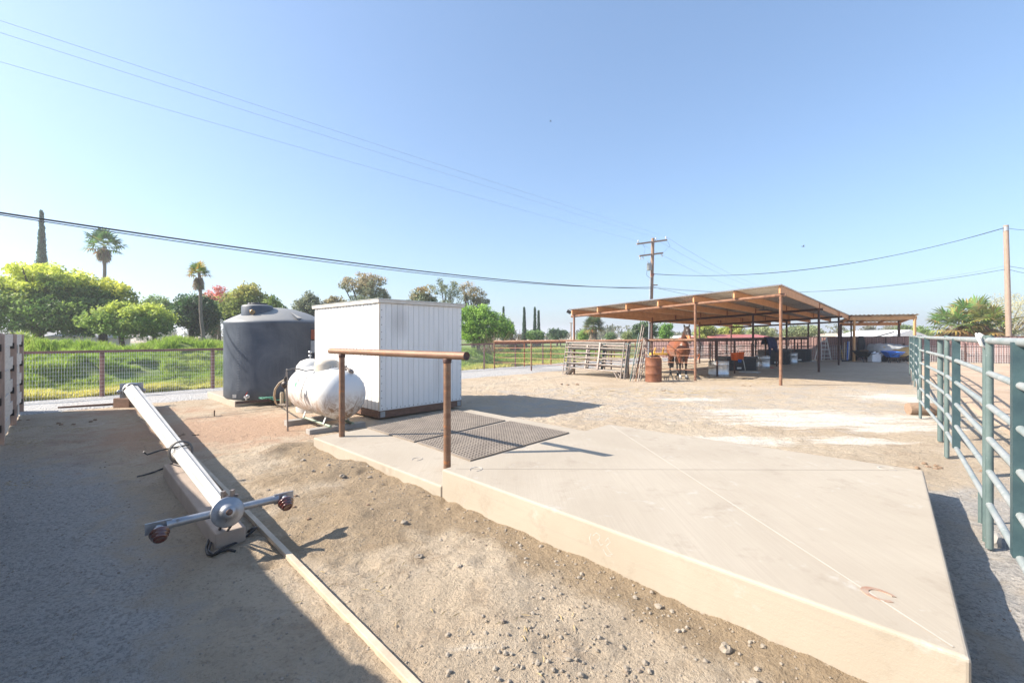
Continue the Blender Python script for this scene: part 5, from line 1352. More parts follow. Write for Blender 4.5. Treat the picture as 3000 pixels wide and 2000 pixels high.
def wheelbarrow(px, py, Yd, mt, label, rz=0, load=None, s=1.0):
    x = (px-CX)/F*Yd; z = T(x,Yd); root = thing('wheelbarrow', (0,0,0), label, 'wheelbarrow')
    mb = MB(); top = [(-.45*s,-.36*s,.62),(.45*s,-.36*s,.62),(.40*s,.36*s,.66),(-.40*s,.36*s,.66)]; bot = [(-.22*s,-.2*s,.33),(.22*s,-.2*s,.33),(.18*s,.2*s,.33),(-.18*s,.2*s,.33)]
    vs = [V(p) for p in top+bot]; fs = [(i,(i+1)%4,(i+1)%4+4,i+4) for i in range(4)]+[(4,5,6,7)]
    mb.add(vs, fs); o = mb.build('tray', mt, root); sd = o.modifiers.new('s','SOLIDIFY'); sd.thickness = .015; bevel(o,.03)
    rm = MB(); rm.path([V(p) for p in top+[top[0]]], .018, 6); rm.build('rim', mt, root)
    for sx in (-1,1):
        MB().tube((sx*.26,-.75,.55),(sx*.10,.55,.20), .02, n=8).build('handle', M['black'], root)
        MB().path([(sx*.24,-.18,.42),(sx*.26,-.25,.0),(sx*.26,-.10,.0),(sx*.2,.05,.33)], .018, 6).build('leg', M['black'], root)
    MB().lathe([(.05,-.05),(.19,-.045),(.20,0),(.19,.045),(.05,.05)], (0,.55,.20), (1,0,0), 20).build('wheel', M['black'], root)
    if load:
        lo_ = MB(); lo_.blob((0,0,.60), (.34,.27,.12), 4, .4, 2); o = lo_.build('load_of_manure', load, root)
    root.location = (x,Yd,z); root.rotation_euler.z = rz
wheelbarrow(2532,1058,26.6,M['black_plastic'],'black wheelbarrow filled with brown manure under the small far shade', R(25), mat('manure', (.16,.10,.06), (.10,.07,.04), 9, .95, 0, 1, 20), 1.15)
wheelbarrow(2613,1062,25.9,M['blue'],'bright blue wheelbarrow in front of the hay', R(-5))
c = G(2569,1061); c.y += .2; root = thing('plastic_drum', c, 'white square plastic water container between the two wheelbarrows', 'container')
o = MB().box(c+V((0,0,.28)), (.52,.42,.56)).build('container_body', M['white_plastic'], root); bevel(o,.06,4); MB().lathe([(.09,.55),(.09,.62),(0,.62)], c, n=20).build('cap', M['white_plastic'], root)
c = V(((2608-CX)/F*27.3,27.3,0)); root = thing('flat_cart', c, 'low dark cart carrying the hay under the small far shade', 'cart')
MB().box(c+V((.0,0,.22)), (2.1,1.0,.06)).build('deck', M['rust_dark'], root)
for sx in (-.8,.8): MB().lathe([(.05,-.05),(.2,-.04),(.2,.04),(.05,.05)], c+V((sx,-.4,.2)), (0,1,0), 16).build('wheel', M['black'], root)
MB().tube(c+V((.9,-.4,.2)), c+V((1.5,-.9,.1)), .03, n=8).build('tow_bar', M['rust_dark'], root)
hb_ = MB().box(c+V((.0,0,.60)), (1.85,.9,.68)).build('hay_bale', M['hay'], loc=c); bv = bevel(hb_, .16, 4)
sb2 = hb_.modifiers.new('sub','SUBSURF'); sb2.levels = sb2.render_levels = 3; sb2.subdivision_type = 'SIMPLE'
tx = bpy.data.textures.new('haybump','CLOUDS'); tx.noise_scale = .25; dpm = hb_.modifiers.new('d','DISPLACE'); dpm.texture = tx; dpm.strength = .12
tag(hb_, 'large loose golden hay bale on the low cart', 'hay')
# tarp half over the hay
vs = []; fs = []; nx2, ny2 = 18, 14
for i in range(nx2+1):
    for j in range(ny2+1):
        u, v = i/nx2, j/ny2; x = c.x-1.12+1.75*u; yy = c.y-.62+1.2*v
        z = .99+.07*math.sin(u*3.2)+.03*math.sin(u*17+v*5)+.03*math.sin(v*13)
        if v < .25: z -= (.25-v)*2.2*(1-u)**.7
        if u < .12: z -= (.12-u)*6
        vs.append((x,yy,z))
for i in range(nx2):
    for j in range(ny2): a = i*(ny2+1)+j; fs.append((a,a+ny2+1,a+ny2+2,a+1))
o = MB().add(vs,fs,True).build('tarp', M['tarp'], loc=c); sd = o.modifiers.new('s','SOLIDIFY'); sd.thickness = .01; tag(o, 'grey silver tarp pulled half over the hay', 'tarp')

# ------------------------------------------------------------------ utility poles and wires
Yp = 33.0; pt = P(1913,698,Yp); pb_ = V(((1903-CX)/F*Yp,Yp,T(10.4,33)))
root = thing('utility_pole', pb_, 'tall wooden utility pole with two crossarms and a grey transformer', 'utility pole')
MB().tube(pb_-V((0,0,.3)), pt, .15, .115, 16).build('pole', M['pole_wood'], root)
def on(py): t = (P(0,py,Yp).z-pb_.z)/(pt.z-pb_.z); return pb_.lerp(pt,t)
ca = []
for (xl,yl,xr,yr) in ((1866,715,1954,703),(1873,750,1942,741)):
    a, b = P(xl,yl,Yp-.45), P(xr,yr,Yp+.35); arm = MB().beam(a,b,.09,.12).build('crossarm', M['pole_pale'], root); ca.append((a,b))
    for t, pos in ((.04,1),(.96,1),(.62,1) if yl < 740 else (.15,-1)):
        p = a.lerp(b,t)+V((0,0,.06 if yl < 740 else -.06)); sg = 1 if yl < 740 else -1
        MB().lathe([(.02,0),(.02,.08*sg),(.05,.09*sg),(.055,.13*sg),(.035,.15*sg),(.045,.18*sg),(.03,.22*sg),(0,.22*sg)], p, (0,0,1), 12).build('insulator', M['porcelain'], arm)
tr_ = P(1902,782,Yp-.25); 
tf = MB().lathe([(.0,-.26),(.17,-.26),(.18,-.24),(.18,.22),(.19,.24),(.15,.28),(0,.29)], tr_, (0,0,1), 24).build('transformer', M['galv'], root)
MB().lathe([(.03,0),(.04,.06),(.025,.08),(.035,.12),(.015,.18),(0,.18)], tr_+V((-.10,0,.27)), (0,0,1), 10).build('bushing', M['porcelain'], tf)
MB().lathe([(.03,0),(.04,.06),(.025,.08),(.035,.12),(.015,.18),(0,.18)], tr_+V((.10,0,.27)), (0,0,1), 10).build('bushing', M['porcelain'], tf)
MB().box(on(805)+V((0,-.13,0)), (.24,.05,.2)).build('red_plate', mat('pole_plate', (.3,.14,.1), (.25,.1,.08), 5, .7), root)
MB().tube(on(812)+V((-.13,-.1,0)), on(900)+V((-.13,-.1,0)), .05, n=10).build('conduit', M['galv'], root)
MB().tube(on(900)+V((-.13,-.1,0)), pb_+V((-.13,-.1,0)), .05, n=10).build('conduit', M['galv'], root)
MB().beam(on(835), on(835)+V((.45,0,0)), .06,.07).build('bracket', M['pole_wood'], root)
MB().path([ca[0][0].lerp(ca[0][1],.18), ca[0][0].lerp(ca[0][1],.22)+V((.12,0,-.45)), ca[1][0].lerp(ca[1][1],.18)], .008, 4).build('jumper_wire', M['black'], root)
MB().path([ca[0][1], ca[0][1]+V((.3,.2,-.4)), ca[1][1]], .008, 4).build('jumper_wire', M['black'], root)
MB().path([tr_+V((-.15,0,-.1)), tr_+V((-.2,0,-.6)), on(815)+V((-.18,-.1,0))], .012, 4).build('drop_lead', M['black'], root)
def wire(pts, r, label, grp='overhead wires', m=None):
    o = MB().path(pts, r, 5).build('overhead_wire', m or M['black'], loc=pts[0]); tag(o, label, 'wire', grp)
def span(a, b, sag, n=60):
    return [a.lerp(b,k/n)-V((0,0,sag*4*(k/n)*(1-k/n))) for k in range(n+1)]
dirw = V((-.69,-.72,0))
wm = mat('far_wire', (.30,.36,.46), (.30,.36,.46), 2, .6, .3, 0)
def thru(a, px, py, Yd, k=1.9, sag=.0):
    q = P(px,py,Yd); return span(a, a+(q-a)*k, sag)
wire(thru(ca[0][1]+V((0,0,.25)), 0, 26, 9.2, 1.8, .25), .0036, 'highest thin power line crossing the sky to the pole', m=wm)
wire(thru(ca[0][0].lerp(ca[0][1],.62)+V((0,0,.3)), 0, 62, 9.4, 1.8, .25), .0036, 'second thin power line just under the highest one', m=wm)
wire(thru(ca[0][0]+V((0,0,.25)), 0, 148, 9.6, 1.8, .25), .0036, 'lowest of the three thin power lines crossing the sky', m=wm)
a = on(838)+V((0,-.1,0)); 
def para(a, px, py, Yd, zmid_py, xm, k=1.5, n=80):
    q = P(px,py,Yd); d = q-a
    # choose sag so it passes the mid pixel
    L0_ = None
    for tt in np.linspace(0,1,400):
        p = a+d*tt
        if (p.x/p.y)*F+CX <= xm: break
    zt2 = CAMZ-(zmid_py-HY)/F*p.y; sag = (p.z-zt2)/(tt*(1-tt))
    pts = []
    for i in range(n+1):
        t = k*i/n; p = a+d*t; p = V((p.x,p.y,p.z-sag*t*(1-t))); pts.append(p)
    return pts
wire(para(on(845)+V((0,-.1,0)), 0, 623, 10, 822, 1500), .022, 'thick dark cable sagging across the left half of the sky')
wire(para(on(841)+V((0,-.1,0)), 0, 629, 10.2, 826, 1500), .014, 'thinner grey cable hanging just beneath the thick dark cable', m=mat('grey_cable', (.12,.13,.16),(.1,.11,.13),3,.5,0,0))
Yr = 27.0; rt = P(2947,660,Yr); rb3 = V(((2958-CX)/F*Yr,Yr,0))
root = thing('utility_pole', rb3, 'plain pale wooden pole at the right edge beyond the brown fence', 'utility pole')
MB().tube(rb3-V((0,0,.3)), rt, .145, .12, 16).build('pole', M['pole_pale'], root)
MB().lathe([(.135,-.35),(.135,-.1)], rt, (0,0,1), 14).build('steel_band', M['galv'], root)
pl = lambda py: rb3.lerp(rt,(P(0,py,Yr).z)/(rt.z))
tws = span(on(803)+V((.15,0,0)), pl(668)+V((-.1,0,0)), 1.05, 160)
wire(tws, .016, 'twisted service cable sagging between the two poles')
wire(span(on(803)+V((.15,0,.03)), pl(668)+V((-.1,0,.03)), 1.1, 160), .006, 'bare messenger wire of the twisted service cable')
wire(span(on(842), pl(788), .85), .012, 'lower black phone cable between the two poles')
wire(span(on(838), pl(778), 1.0), .008, 'thin phone wire above the lower black cable', m=wm)
for y0, y1, lb in ((668,664,'upper cable running off the right pole to the edge'),(788,800,'lower cable running off the right pole to the edge'),(778,782,'thin wire running off the right pole to the edge')):
    wire(span(pl(y0), P(3090,y1+8,Yr-1), .1), .012, lb)
for k, (aa, off) in enumerate(((ca[0][1],0),(ca[0][0].lerp(ca[0][1],.62),-.4),(ca[0][0],-1.2))):
    b = V((50+off*2,76-off,8.9)); wire(span(aa+V((0,0,.2)), b, 1.3), .009, ['right','middle','left'][k]+' far power line receding behind the big shade roof', m=wm)
wire(span(on(840), V((38,58,4.6)), .3), .012, 'dark phone cable dropping behind the shade roof from the pole')
# tiny far pole
c = P(1673,990,70); root = thing('utility_pole', (c.x,c.y,0), 'tiny distant pole with a short crossarm left of the shade post', 'utility pole')
MB().tube((c.x,c.y,-.3), P(1673,945,70), .09, n=6).build('pole', M['pole_wood'], root); MB().beam(P(1669,945.5,70), P(1678,947,70), .08,.08).build('crossarm', M['pole_wood'], root)

# ------------------------------------------------------------------ trees
def leaf_cloud(centers, crad, n_per, leaf, cols, seed, flat=1.0, droop=0.0):
    r = np.random.default_rng(seed); cs = np.repeat(centers, n_per, 0); n = len(cs); cr = np.repeat(crad, n_per)
    d = r.normal(0, 1, (n,3)); d /= np.linalg.norm(d,axis=1)[:,None]; rad = r.random(n)**.5
    p = cs + d*(cr*rad)[:,None]*np.array([1,1,flat])
    a = r.normal(0,1,(n,3)); a[:,2] -= droop; a /= np.linalg.norm(a,axis=1)[:,None]; b = np.cross(a, r.normal(0,1,(n,3))); b /= np.linalg.norm(b,axis=1)[:,None]
    s = leaf*(.6+.8*r.random(n))[:,None]; w = .45
    q = np.stack([p-a*s, p+b*s*w, p+a*s, p-b*s*w], 1).reshape(-1,3); f = np.arange(4*n).reshape(n,4)
    cc = np.repeat(cols, n_per, 0)*(.75+.5*r.random(n))[:,None]*1.7
    return q, f, np.repeat(cc, 4, 0)
def tree(name, base, lobes, c_lo, c_hi, label, leaf=.12, nclump=160, n_per=55, crad=.42, seed=1, trunk_r=.16, yellow=None, limbs=7, group='trees beyond the fence', bark=None, sparse=0.0, flat=.8, droop=0.0, top_bias=0.5, cat='tree'):
    """lobes: list of (centre, radii)"""
    r = np.random.default_rng(seed); rr = random.Random(seed)
    base = V(base); root = thing(name, base, label, cat, group)
    cen = []; vols = np.array([l[1][0]*l[1][1]*l[1][2] for l in lobes])**.66; vols /= vols.sum()
    per = r.multinomial(nclump, vols); wts = []
    for (c, rd), k in zip(lobes, per):
        d = r.normal(0,1,(k,3)); d /= np.linalg.norm(d,axis=1)[:,None]; q = (.45+.55*r.random(k)**.55)
        cen.append(np.array(c)[None]+d*q[:,None]*np.array(rd)[None])
    cen = np.concatenate(cen); zmin, zmax = cen[:,2].min(), cen[:,2].max()
    t = np.clip(.5+ .35*r.normal(0,1,len(cen)), 0, 1)[:,None]
    cols = np.array(c_lo)[None]*(1-t)+np.array(c_hi)[None]*t
    if yellow is not None:
        yc, th = yellow; hz = (cen[:,2]-zmin)/(zmax-zmin+1e-6); w = np.clip((hz-th)*4+.5*r.normal(0,1,len(cen)),0,1)[:,None]; cols = cols*(1-w)+np.array(yc)[None]*w
    cr = crad*(.6+.8*r.random(len(cen)))
    q, f, cc = leaf_cloud(cen, cr, n_per, leaf, cols, seed+1, flat, droop)
    npmesh('crown', q, f, M['leaf'], cc, parent=root)
    tb = MB(); zc0 = min(l[0][2]-l[1][2]*.6 for l in lobes); fork = V((base.x, base.y, base.z+max(.4,(zc0-base.z)*.9)))
    tb.path([base-V((0,0,.2)), base.lerp(fork,.5)+V((.06,.04,0)), fork], [trunk_r*1.25,trunk_r,trunk_r*.85], 8)
    for _ in range(limbs):
        e = V(cen[rr.randrange(len(cen))]); m1 = fork.lerp(e,.5)+V((rr.uniform(-.2,.2),rr.uniform(-.2,.2),.15)); tb.path([fork, m1, e], [trunk_r*.6,trunk_r*.35,trunk_r*.08], 6)
    tb.build('trunk', bark or M['bark'], root)
    return root
def box_lobes(px0, px1, py0, py1, Y, n, seed, depth=.8, jit=.25, bottom=None):
    """lobes of a crown that fills a box of the photograph at depth Y"""
    rr = random.Random(seed); a = P(px0,py1,Y); b = P(px1,py0,Y); W, H = b.x-a.x, b.z-a.z; out = []
    for k in range(n):
        t = (k+.5)/n; x = a.x+W*(.16+.68*t); hh = math.sin(math.pi*(.18+.64*t))
        z = a.z+H*(.34+.30*hh*rr.uniform(.5,1.15)); out.append(((x, Y+rr.uniform(-.5,.5)*W*.3, z),(W*(.28 if n > 1 else .5)*rr.uniform(.85,1.2), W*.30*depth, H*.36*rr.uniform(.85,1.1))))
    out.append((((a.x+b.x)/2, Y, a.z+H*.62),(W*.26,W*.26,H*.36)))
    return out
def bpt(px, Y): x = (px-CX)/F*Y; return (x, Y, T(x,Y))
GRN, GRH = (.035,.085,.018), (.085,.16,.035)
# broad tree with yellow new growth at far left
def lb(px,py,Y,rx,ry,rz): p = P(px,py,Y); return ((p.x,p.y,p.z),(rx,ry,rz))
Yt = 27
tree('broad_tree', bpt(110,Yt), [lb(-30,880,Yt,2.0,1.8,1.4),lb(60,850,Yt,1.9,1.8,1.5),lb(130,830,Yt,2.2,1.8,1.3),lb(190,860,Yt,1.8,1.6,1.4),lb(60,920,Yt-1,2.2,1.6,1.1),lb(150,925,Yt-1,2.2,1.6,1.1),lb(230,900,Yt,1.8,1.6,1.4),lb(-90,900,Yt,1.8,1.6,1.5)],
     (.042,.085,.022),(.12,.18,.042), 'broad rounded tree with yellow new growth at the far left', .10, 420, 95, .50, 3, .3, ((.40,.43,.07),.60), 12)
Yt = 29
tree('broad_tree', bpt(300,Yt), [lb(275,850,Yt,1.6,1.6,1.0),lb(320,870,Yt,1.3,1.4,1.1),lb(270,920,Yt,2.0,1.6,1.3),lb(335,915,Yt,1.0,1.2,1.0)],
     (.035,.085,.02),(.08,.15,.035), 'yellow topped tree just right of the broad left tree', .10, 230, 90, .48, 5, .25, ((.44,.44,.075),.58), 8)
tree('leafy_tree', bpt(355,25), [lb(330,945,25,1.3,1.2,.7),lb(375,930,25,1.4,1.2,.75),lb(430,935,25,1.3,1.2,.8),lb(400,960,25,1.8,1.2,.5)],
     (.07,.14,.03),(.20,.26,.06), 'low spreading bright green tree between the broad tree and the tall palm', .085, 200, 80, .40, 8, .14, ((.30,.34,.06),.62), 8)
tree('leafy_tree', bpt(450,36), box_lobes(395,510,862,985,36,3,4), (.09,.15,.05),(.20,.25,.08), 'pale green airy tree behind the low spreading tree', .09, 170, 60, .42, 9, .16)
tree('dark_tree', bpt(560,31), box_lobes(508,628,862,990,31,3,6), (.018,.05,.02),(.05,.10,.03), 'dark glossy green tree behind the leaning palm', .10, 230, 75, .45, 10, .2, None, 5)
tree('red_tree', bpt(640,42), box_lobes(590,690,835,950,42,3,7), (.35,.10,.08),(.45,.20,.15), 'sparse tree with pinkish red leaves behind the leaning palm', .10, 120, 38, .45, 12, .16, None, 12)
tree('leafy_tree', bpt(720,34), box_lobes(648,795,826,985,34,4,8), (.10,.14,.03),(.24,.27,.07), 'yellow green tree rising behind the black tank', .10, 260, 60, .48, 13, .2, ((.30,.27,.08),.7), 10)
tree('leafy_tree', bpt(800,33), box_lobes(765,838,868,985,33,2,9), (.07,.12,.03),(.18,.22,.06), 'smaller yellow green tree at the right of the black tank dome', .09, 100, 55, .40, 14, .14)
EUC, EUH = (.095,.125,.08), (.20,.21,.125); BRN = (.26,.20,.11)
tree('gum_tree', bpt(900,40), box_lobes(862,945,855,985,40,3,10), (.07,.095,.06),(.15,.165,.10), 'dark grey green gum tree left of the shed roof', .10, 160, 55, .42, 15, .2, None, 9, droop=.5)
tree('gum_tree', bpt(980,41), box_lobes(930,1030,862,985,41,3,11), (.16,.15,.08),(.25,.21,.12), 'brownish gum tree peeping over the shed roof edge', .10, 140, 50, .42, 16, .2, None, 9, droop=.5)
tree('gum_tree', bpt(1075,42), [lb(1035,835,42,1.0,1.2,.8),lb(1070,825,42,1.2,1.3,1.0),lb(1095,840,42,1.3,1.3,1.3),lb(1085,875,42,1.7,1.5,1.2),lb(1110,880,42,1.2,1.3,1.0),lb(1070,930,42,1.8,1.5,1.5)], EUC, EUH, 'tallest eucalyptus rising above the shed roof', .09, 230, 52, .40, 17, .25, (BRN,.7), 12, droop=.6)
tree('gum_tree', bpt(1235,44), box_lobes(1198,1275,832,985,26,3,12), EUC, EUH, 'airy eucalyptus above the middle of the shed roof', .09, 120, 44, .38, 18, .2, (BRN,.75), 12, droop=.6)
tree('gum_tree', bpt(1300,46), [lb(1285,840,46,1.0,1.0,.8),lb(1320,850,46,1.2,1.2,.9),lb(1340,880,46,1.2,1.2,1.2),lb(1310,920,46,1.5,1.2,1.5)], EUC, EUH, 'wispy eucalyptus with bare limbs above the right of the shed roof', .085, 110, 40, .38, 19, .2, None, 14, droop=.6)
tree('gum_tree', bpt(1385,45), [lb(1370,850,45,.7,.8,.9),lb(1395,865,45,.9,.9,1.0),lb(1410,885,45,.7,.8,.8),lb(1390,930,45,1.0,1,1.4)], EUC, (.2,.17,.09), 'eucalyptus standing just past the right end of the shed roof', .09, 110, 46, .38, 20, .2, (BRN,.7), 12, droop=.6)
tree('bright_tree', bpt(1400,33), [lb(1370,940,33,1.0,1,1.0),lb(1398,932,33,.9,1.1,.8),lb(1440,950,33,1.0,1.1,.8),lb(1480,968,33,.9,1,.55),lb(1395,980,33,1.7,1.2,.7),lb(1420,915,33,.4,.5,.45)], (.12,.22,.035),(.25,.36,.07), 'bright spring green tree right of the shed', .08, 300, 80, .38, 21, .14, None, 8)
tree('leafy_tree', bpt(1480,50), box_lobes(1455,1505,930,990,50,2,14), (.08,.13,.05),(.16,.2,.08), 'soft green tree behind the bright spring tree', .11, 60, 45, .45, 22, .14)
def bare_bush(px, py0, py1, w, Y, label, seed, col=(.24,.16,.10)):
    rr = random.Random(seed); b = V(bpt(px,Y)); top = P(px,py0,Y).z; mb = MB()
    for _ in range(80):
        e = V((b.x+rr.uniform(-1,1)*w, Y+rr.uniform(-.6,.6)*w, b.z+(top-b.z)*rr.uniform(.5,1))); m1 = b.lerp(e,.5)+V((rr.uniform(-.1,.1),0,rr.uniform(-.1,.2))); mb.path([b+V((rr.uniform(-.2,.2),0,0)), m1, e], [.018,.011,.004], 4)
        for _ in range(2): f_ = m1+V((rr.uniform(-.5,.5),rr.uniform(-.3,.3),rr.uniform(.1,.5))); mb.path([m1,f_], [.008,.003], 3)
    tag(mb.build('bare_bush', mat('twigs_%d' % seed, col, tuple(c*.7 for c in col), 5, .9), loc=b), label, 'bush')
bare_bush(1440,965,1000,1.5,30,'bare twiggy bush in front of the bright spring tree',31)
bare_bush(1508,960,1000,.9,33,'rust coloured bare sapling left of the lone cypress',32,(.33,.18,.08))
def cypress(px, py0, py1, wpx, Y, label, seed):
    b = V(bpt(px,Y)); top = P(px,py0,Y).z; w = wpx/F*Y/2; r = np.random.default_rng(seed); n = 420
    root = thing('cypress', b, label, 'cypress tree', 'slim Italian cypresses')
    h = r.random(n); zz = b.z+.3+(top-b.z-.5)*h; rad = w*np.clip((1-h)**.95*1.05,.04,1)*(.85+.3*r.random(n)); a = r.random(n)*2*np.pi
    cen = np.stack([b.x+np.cos(a)*rad*.62, b.y+np.sin(a)*rad*.62, zz],1); cen = np.concatenate([cen, np.array([[b.x,b.y,top-.35],[b.x,b.y,top-.12]])])
    rd = np.concatenate([np.maximum(.08*w+.07, rad*.42), [.10,.05]])
    c = np.tile(np.array([.045,.085,.05]),(n+2,1))*(.7+.7*r.random(n+2))[:,None]
    q, f, cc = leaf_cloud(cen, rd, 34, .05+.0010*Y, c, seed+3, 1.8, -1.2)
    npmesh('crown', q, f, M['leaf'], cc, parent=root)
    MB().path([b, V((b.x,b.y,top-.3))], [w*.28,.03], 8).build('trunk', M['bark'], root)
cypress(122,615,985,66,52,'tall dark cypress rising behind the broad left tree',41)
cypress(1475,897,985,11,60,'slim cypress behind the bright spring tree',42)
cypress(1536,898,995,17,58,'lone slim cypress between the shed and the big shade',43)
cypress(1567,899,990,14,58,'left of the two close cypresses',44)
cypress(1578,908,990,13,60,'right, shorter one of the two close cypresses',45)
for (x0,x1,y0,Y,lo,hi,lb_,s) in ((1540,1600,970,50,(.07,.13,.04),(.16,.24,.07),'round green shrub at the foot of the two close cypresses',51),
    (1600,1662,966,56,(.035,.07,.035),(.09,.14,.06),'dark green shrub tree with a small palm top left of the shade post',52),
    (1697,1722,972,48,(.12,.2,.04),(.22,.3,.07),'small light green shrub left of the skirted palm',53),
    (1775,1800,978,60,(.06,.11,.04),(.13,.18,.06),'small dark shrub right of the skirted palm',54),
    (1820,1870,972,55,(.10,.14,.05),(.2,.22,.08),'olive bush left of the dark rounded tree',55),
    (1850,1935,945,42,(.03,.06,.03),(.09,.13,.06),'dark rounded tree seen over the leaning panels',56),
    (1930,1970,952,44,(.08,.17,.03),(.17,.28,.06),'bright green tree at the right of the dark rounded tree',57),
    (2030,2100,950,46,(.17,.21,.05),(.30,.32,.09),'yellow green willow behind the front post',58),
    (2095,2190,948,48,(.17,.21,.05),(.32,.34,.10),'wide yellow green willow behind the red roof',59),
    (2185,2262,955,52,(.16,.19,.09),(.28,.3,.16),'pale olive tree right of the willow',60),
    (2285,2415,952,50,(.13,.16,.08),(.26,.28,.15),'wide pale olive tree behind the middle of the aisle',61),
    (2475,2520,968,60,(.10,.14,.06),(.2,.24,.1),'low tree left of the wood pile beyond the brown fence',62),
    (2520,2572,952,62,(.11,.12,.08),(.2,.19,.14),'greyish tree seen under the small far shade',63),
    (2590,2640,952,66,(.12,.12,.09),(.2,.2,.14),'bare greyish tree seen under the right of the small shade',64),
    (2620,2680,948,60,(.07,.11,.05),(.15,.19,.08),'green tree behind the white roofed building',65),
    (2668,2730,958,50,(.06,.11,.03),(.16,.22,.06),'green tree left of the big fan palms',66)):
    n = max(40, int((x1-x0)/F*Y*26)); tree('leafy_tree', bpt((x0+x1)/2,Y), box_lobes(x0,x1,y0,1000,Y,2,s), lo, hi, lb_, .11, n, 50, .45, s, .13, None, 5)
tree('pale_tree', bpt(2960,36), [lb(2900,930,36,1.4,1.4,1.2),lb(2950,910,36,1.6,1.4,1.4),lb(3010,920,36,1.6,1.4,1.4),lb(2960,960,36,2.2,1.4,.8)], (.26,.24,.13),(.38,.35,.2), 'pale almost leafless tree at the right edge behind the pole', .05, 150, 50, .55, 71, .12, None, 26)

# fan palms
def fan(mb_v, mb_f, mb_c, base, d, petiole, R_, col, r, droop=.25):
    d = d.normalized(); side = d.cross(V((0,0,1)));
    side = side.normalized() if side.length > 1e-3 else V((1,0,0)); up = side.cross(d).normalized()
    hub = base + d*petiole
    n0 = len(mb_v); w = .012+.004*R_
    mb_v += [base-side*w, base+side*w, hub+side*w, hub-side*w]; mb_f.append((n0,n0+1,n0+2,n0+3)); mb_c += [(.18,.2,.06)]*4
    ns = 15
    for k in range(ns):
        a = (-1+2*k/(ns-1))*2.0; dd = d*math.cos(a)+side*math.sin(a)+up*.12*math.cos(a*2)
        L = R_*(.75+.35*math.cos(a*.6))*r.uniform(.85,1.1); tip = hub+dd*L+V((0,0,-droop*L*abs(r.uniform(.5,1.3))))
        m_ = hub+dd*L*.55; wv = dd.cross(up).normalized()*L*.075; n0 = len(mb_v)
        mb_v += [hub, m_+wv, tip, m_-wv]; mb_f.append((n0,n0+1,n0+2,n0+3)); c_ = tuple(x*r.uniform(.75,1.25) for x in col); mb_c += [c_]*4
def palm(px, py_top, py_hub, Y, label, seed, nf=34, Rf=.8, pet=.7, trunk_r=.17, base_px=None, skirt=0, cols=((.07,.14,.04),(.14,.22,.05)), down=-.5, dry=.12, hub=None, group='fan palms'):
    r = random.Random(seed); b = V(bpt(base_px if base_px else px, Y)); h = P(px,py_hub,Y)
    root = thing('fan_palm', b, label, 'palm tree', group)
    tr = MB(); pts = [b-V((0,0,.3))]+[b.lerp(h,t)+V((.05*math.sin(t*9),0,0)) for t in (.15,.3,.45,.6,.75,.9,1)]; tr.path(pts, [trunk_r*(1.15-.35*i/7) for i in range(8)], 10)
    tr.build('trunk', M['palm_bark'], root)
    vs, fs, cs = [], [], []
    for k in range(nf):
        t = k/nf; el = 1.35+(down-1.35)*t**.85 + r.uniform(-.12,.12); az = k*2.39996+r.uniform(-.2,.2); d = V((math.cos(az)*math.cos(el), math.sin(az)*math.cos(el), math.sin(el)))
        c_ = cols[0] if r.random() < .5 else cols[1]
        if t > 1-dry: c_ = (.34,.22,.09)
        fan(vs, fs, cs, h+V((0,0,-.1*t)), d, pet*r.uniform(.8,1.15), Rf*r.uniform(.85,1.1), c_, r, .12+.25*t)
    npmesh('fronds', np.array([tuple(v) for v in vs]), np.array(fs), M['leaf'], np.array(cs), parent=root)
    if skirt:
        vs, fs, cs = [], [], []
        for k in range(int(60*skirt)+30):
            t = r.random(); az = r.random()*6.283; el = -1.0-.45*r.random(); d = V((math.cos(az)*math.cos(el), math.sin(az)*math.cos(el), math.sin(el)))
            fan(vs, fs, cs, h+V((0,0,-.2-skirt*t)), d, .15, Rf*.7*r.uniform(.8,1.1), (.42,.35,.25) if r.random() < .6 else (.28,.22,.15), r, .45)
        npmesh('dead_frond_skirt', np.array([tuple(v) for v in vs]), np.array(fs), M['leaf'], np.array(cs), parent=root)
palm(305,682,722,45,'tall fan palm with a round full head above the broad trees',81,24,.95,1.05,.17,base_px=308,skirt=.5)
palm(582,770,800,30,'thin leaning palm with a small orange tinged head',82,13,.55,.35,.115,base_px=600,skirt=.45,cols=((.16,.24,.04),(.34,.28,.05)),down=-.2,dry=.2)
palm(628,890,920,36,'short palm beside the trunk of the leaning palm',83,26,.6,.6,.22,skirt=1.0)
palm(1738,930,955,46,'stout palm with a shaggy skirt of dead fronds behind the leaning panels',84,44,.7,.7,.35,skirt=2.0,cols=((.12,.16,.06),(.2,.22,.1)))
palm(2845,895,935,29,'biggest and tallest of the fan palms behind the arena fence',85,26,.85,.9,.28,skirt=1.4,cols=((.17,.25,.08),(.36,.38,.12)),down=-.8,dry=.25)
palm(2790,920,955,28.6,'left hand low fan palm of the clump behind the arena fence',86,26,.8,.8,.25,skirt=.9,cols=((.17,.25,.08),(.38,.38,.13)),down=-.8,dry=.25)
palm(2895,925,955,28.4,'right hand low fan palm of the clump behind the arena fence',87,26,.8,.8,.25,skirt=.9,cols=((.14,.22,.08),(.30,.33,.10)),down=-.8,dry=.3)

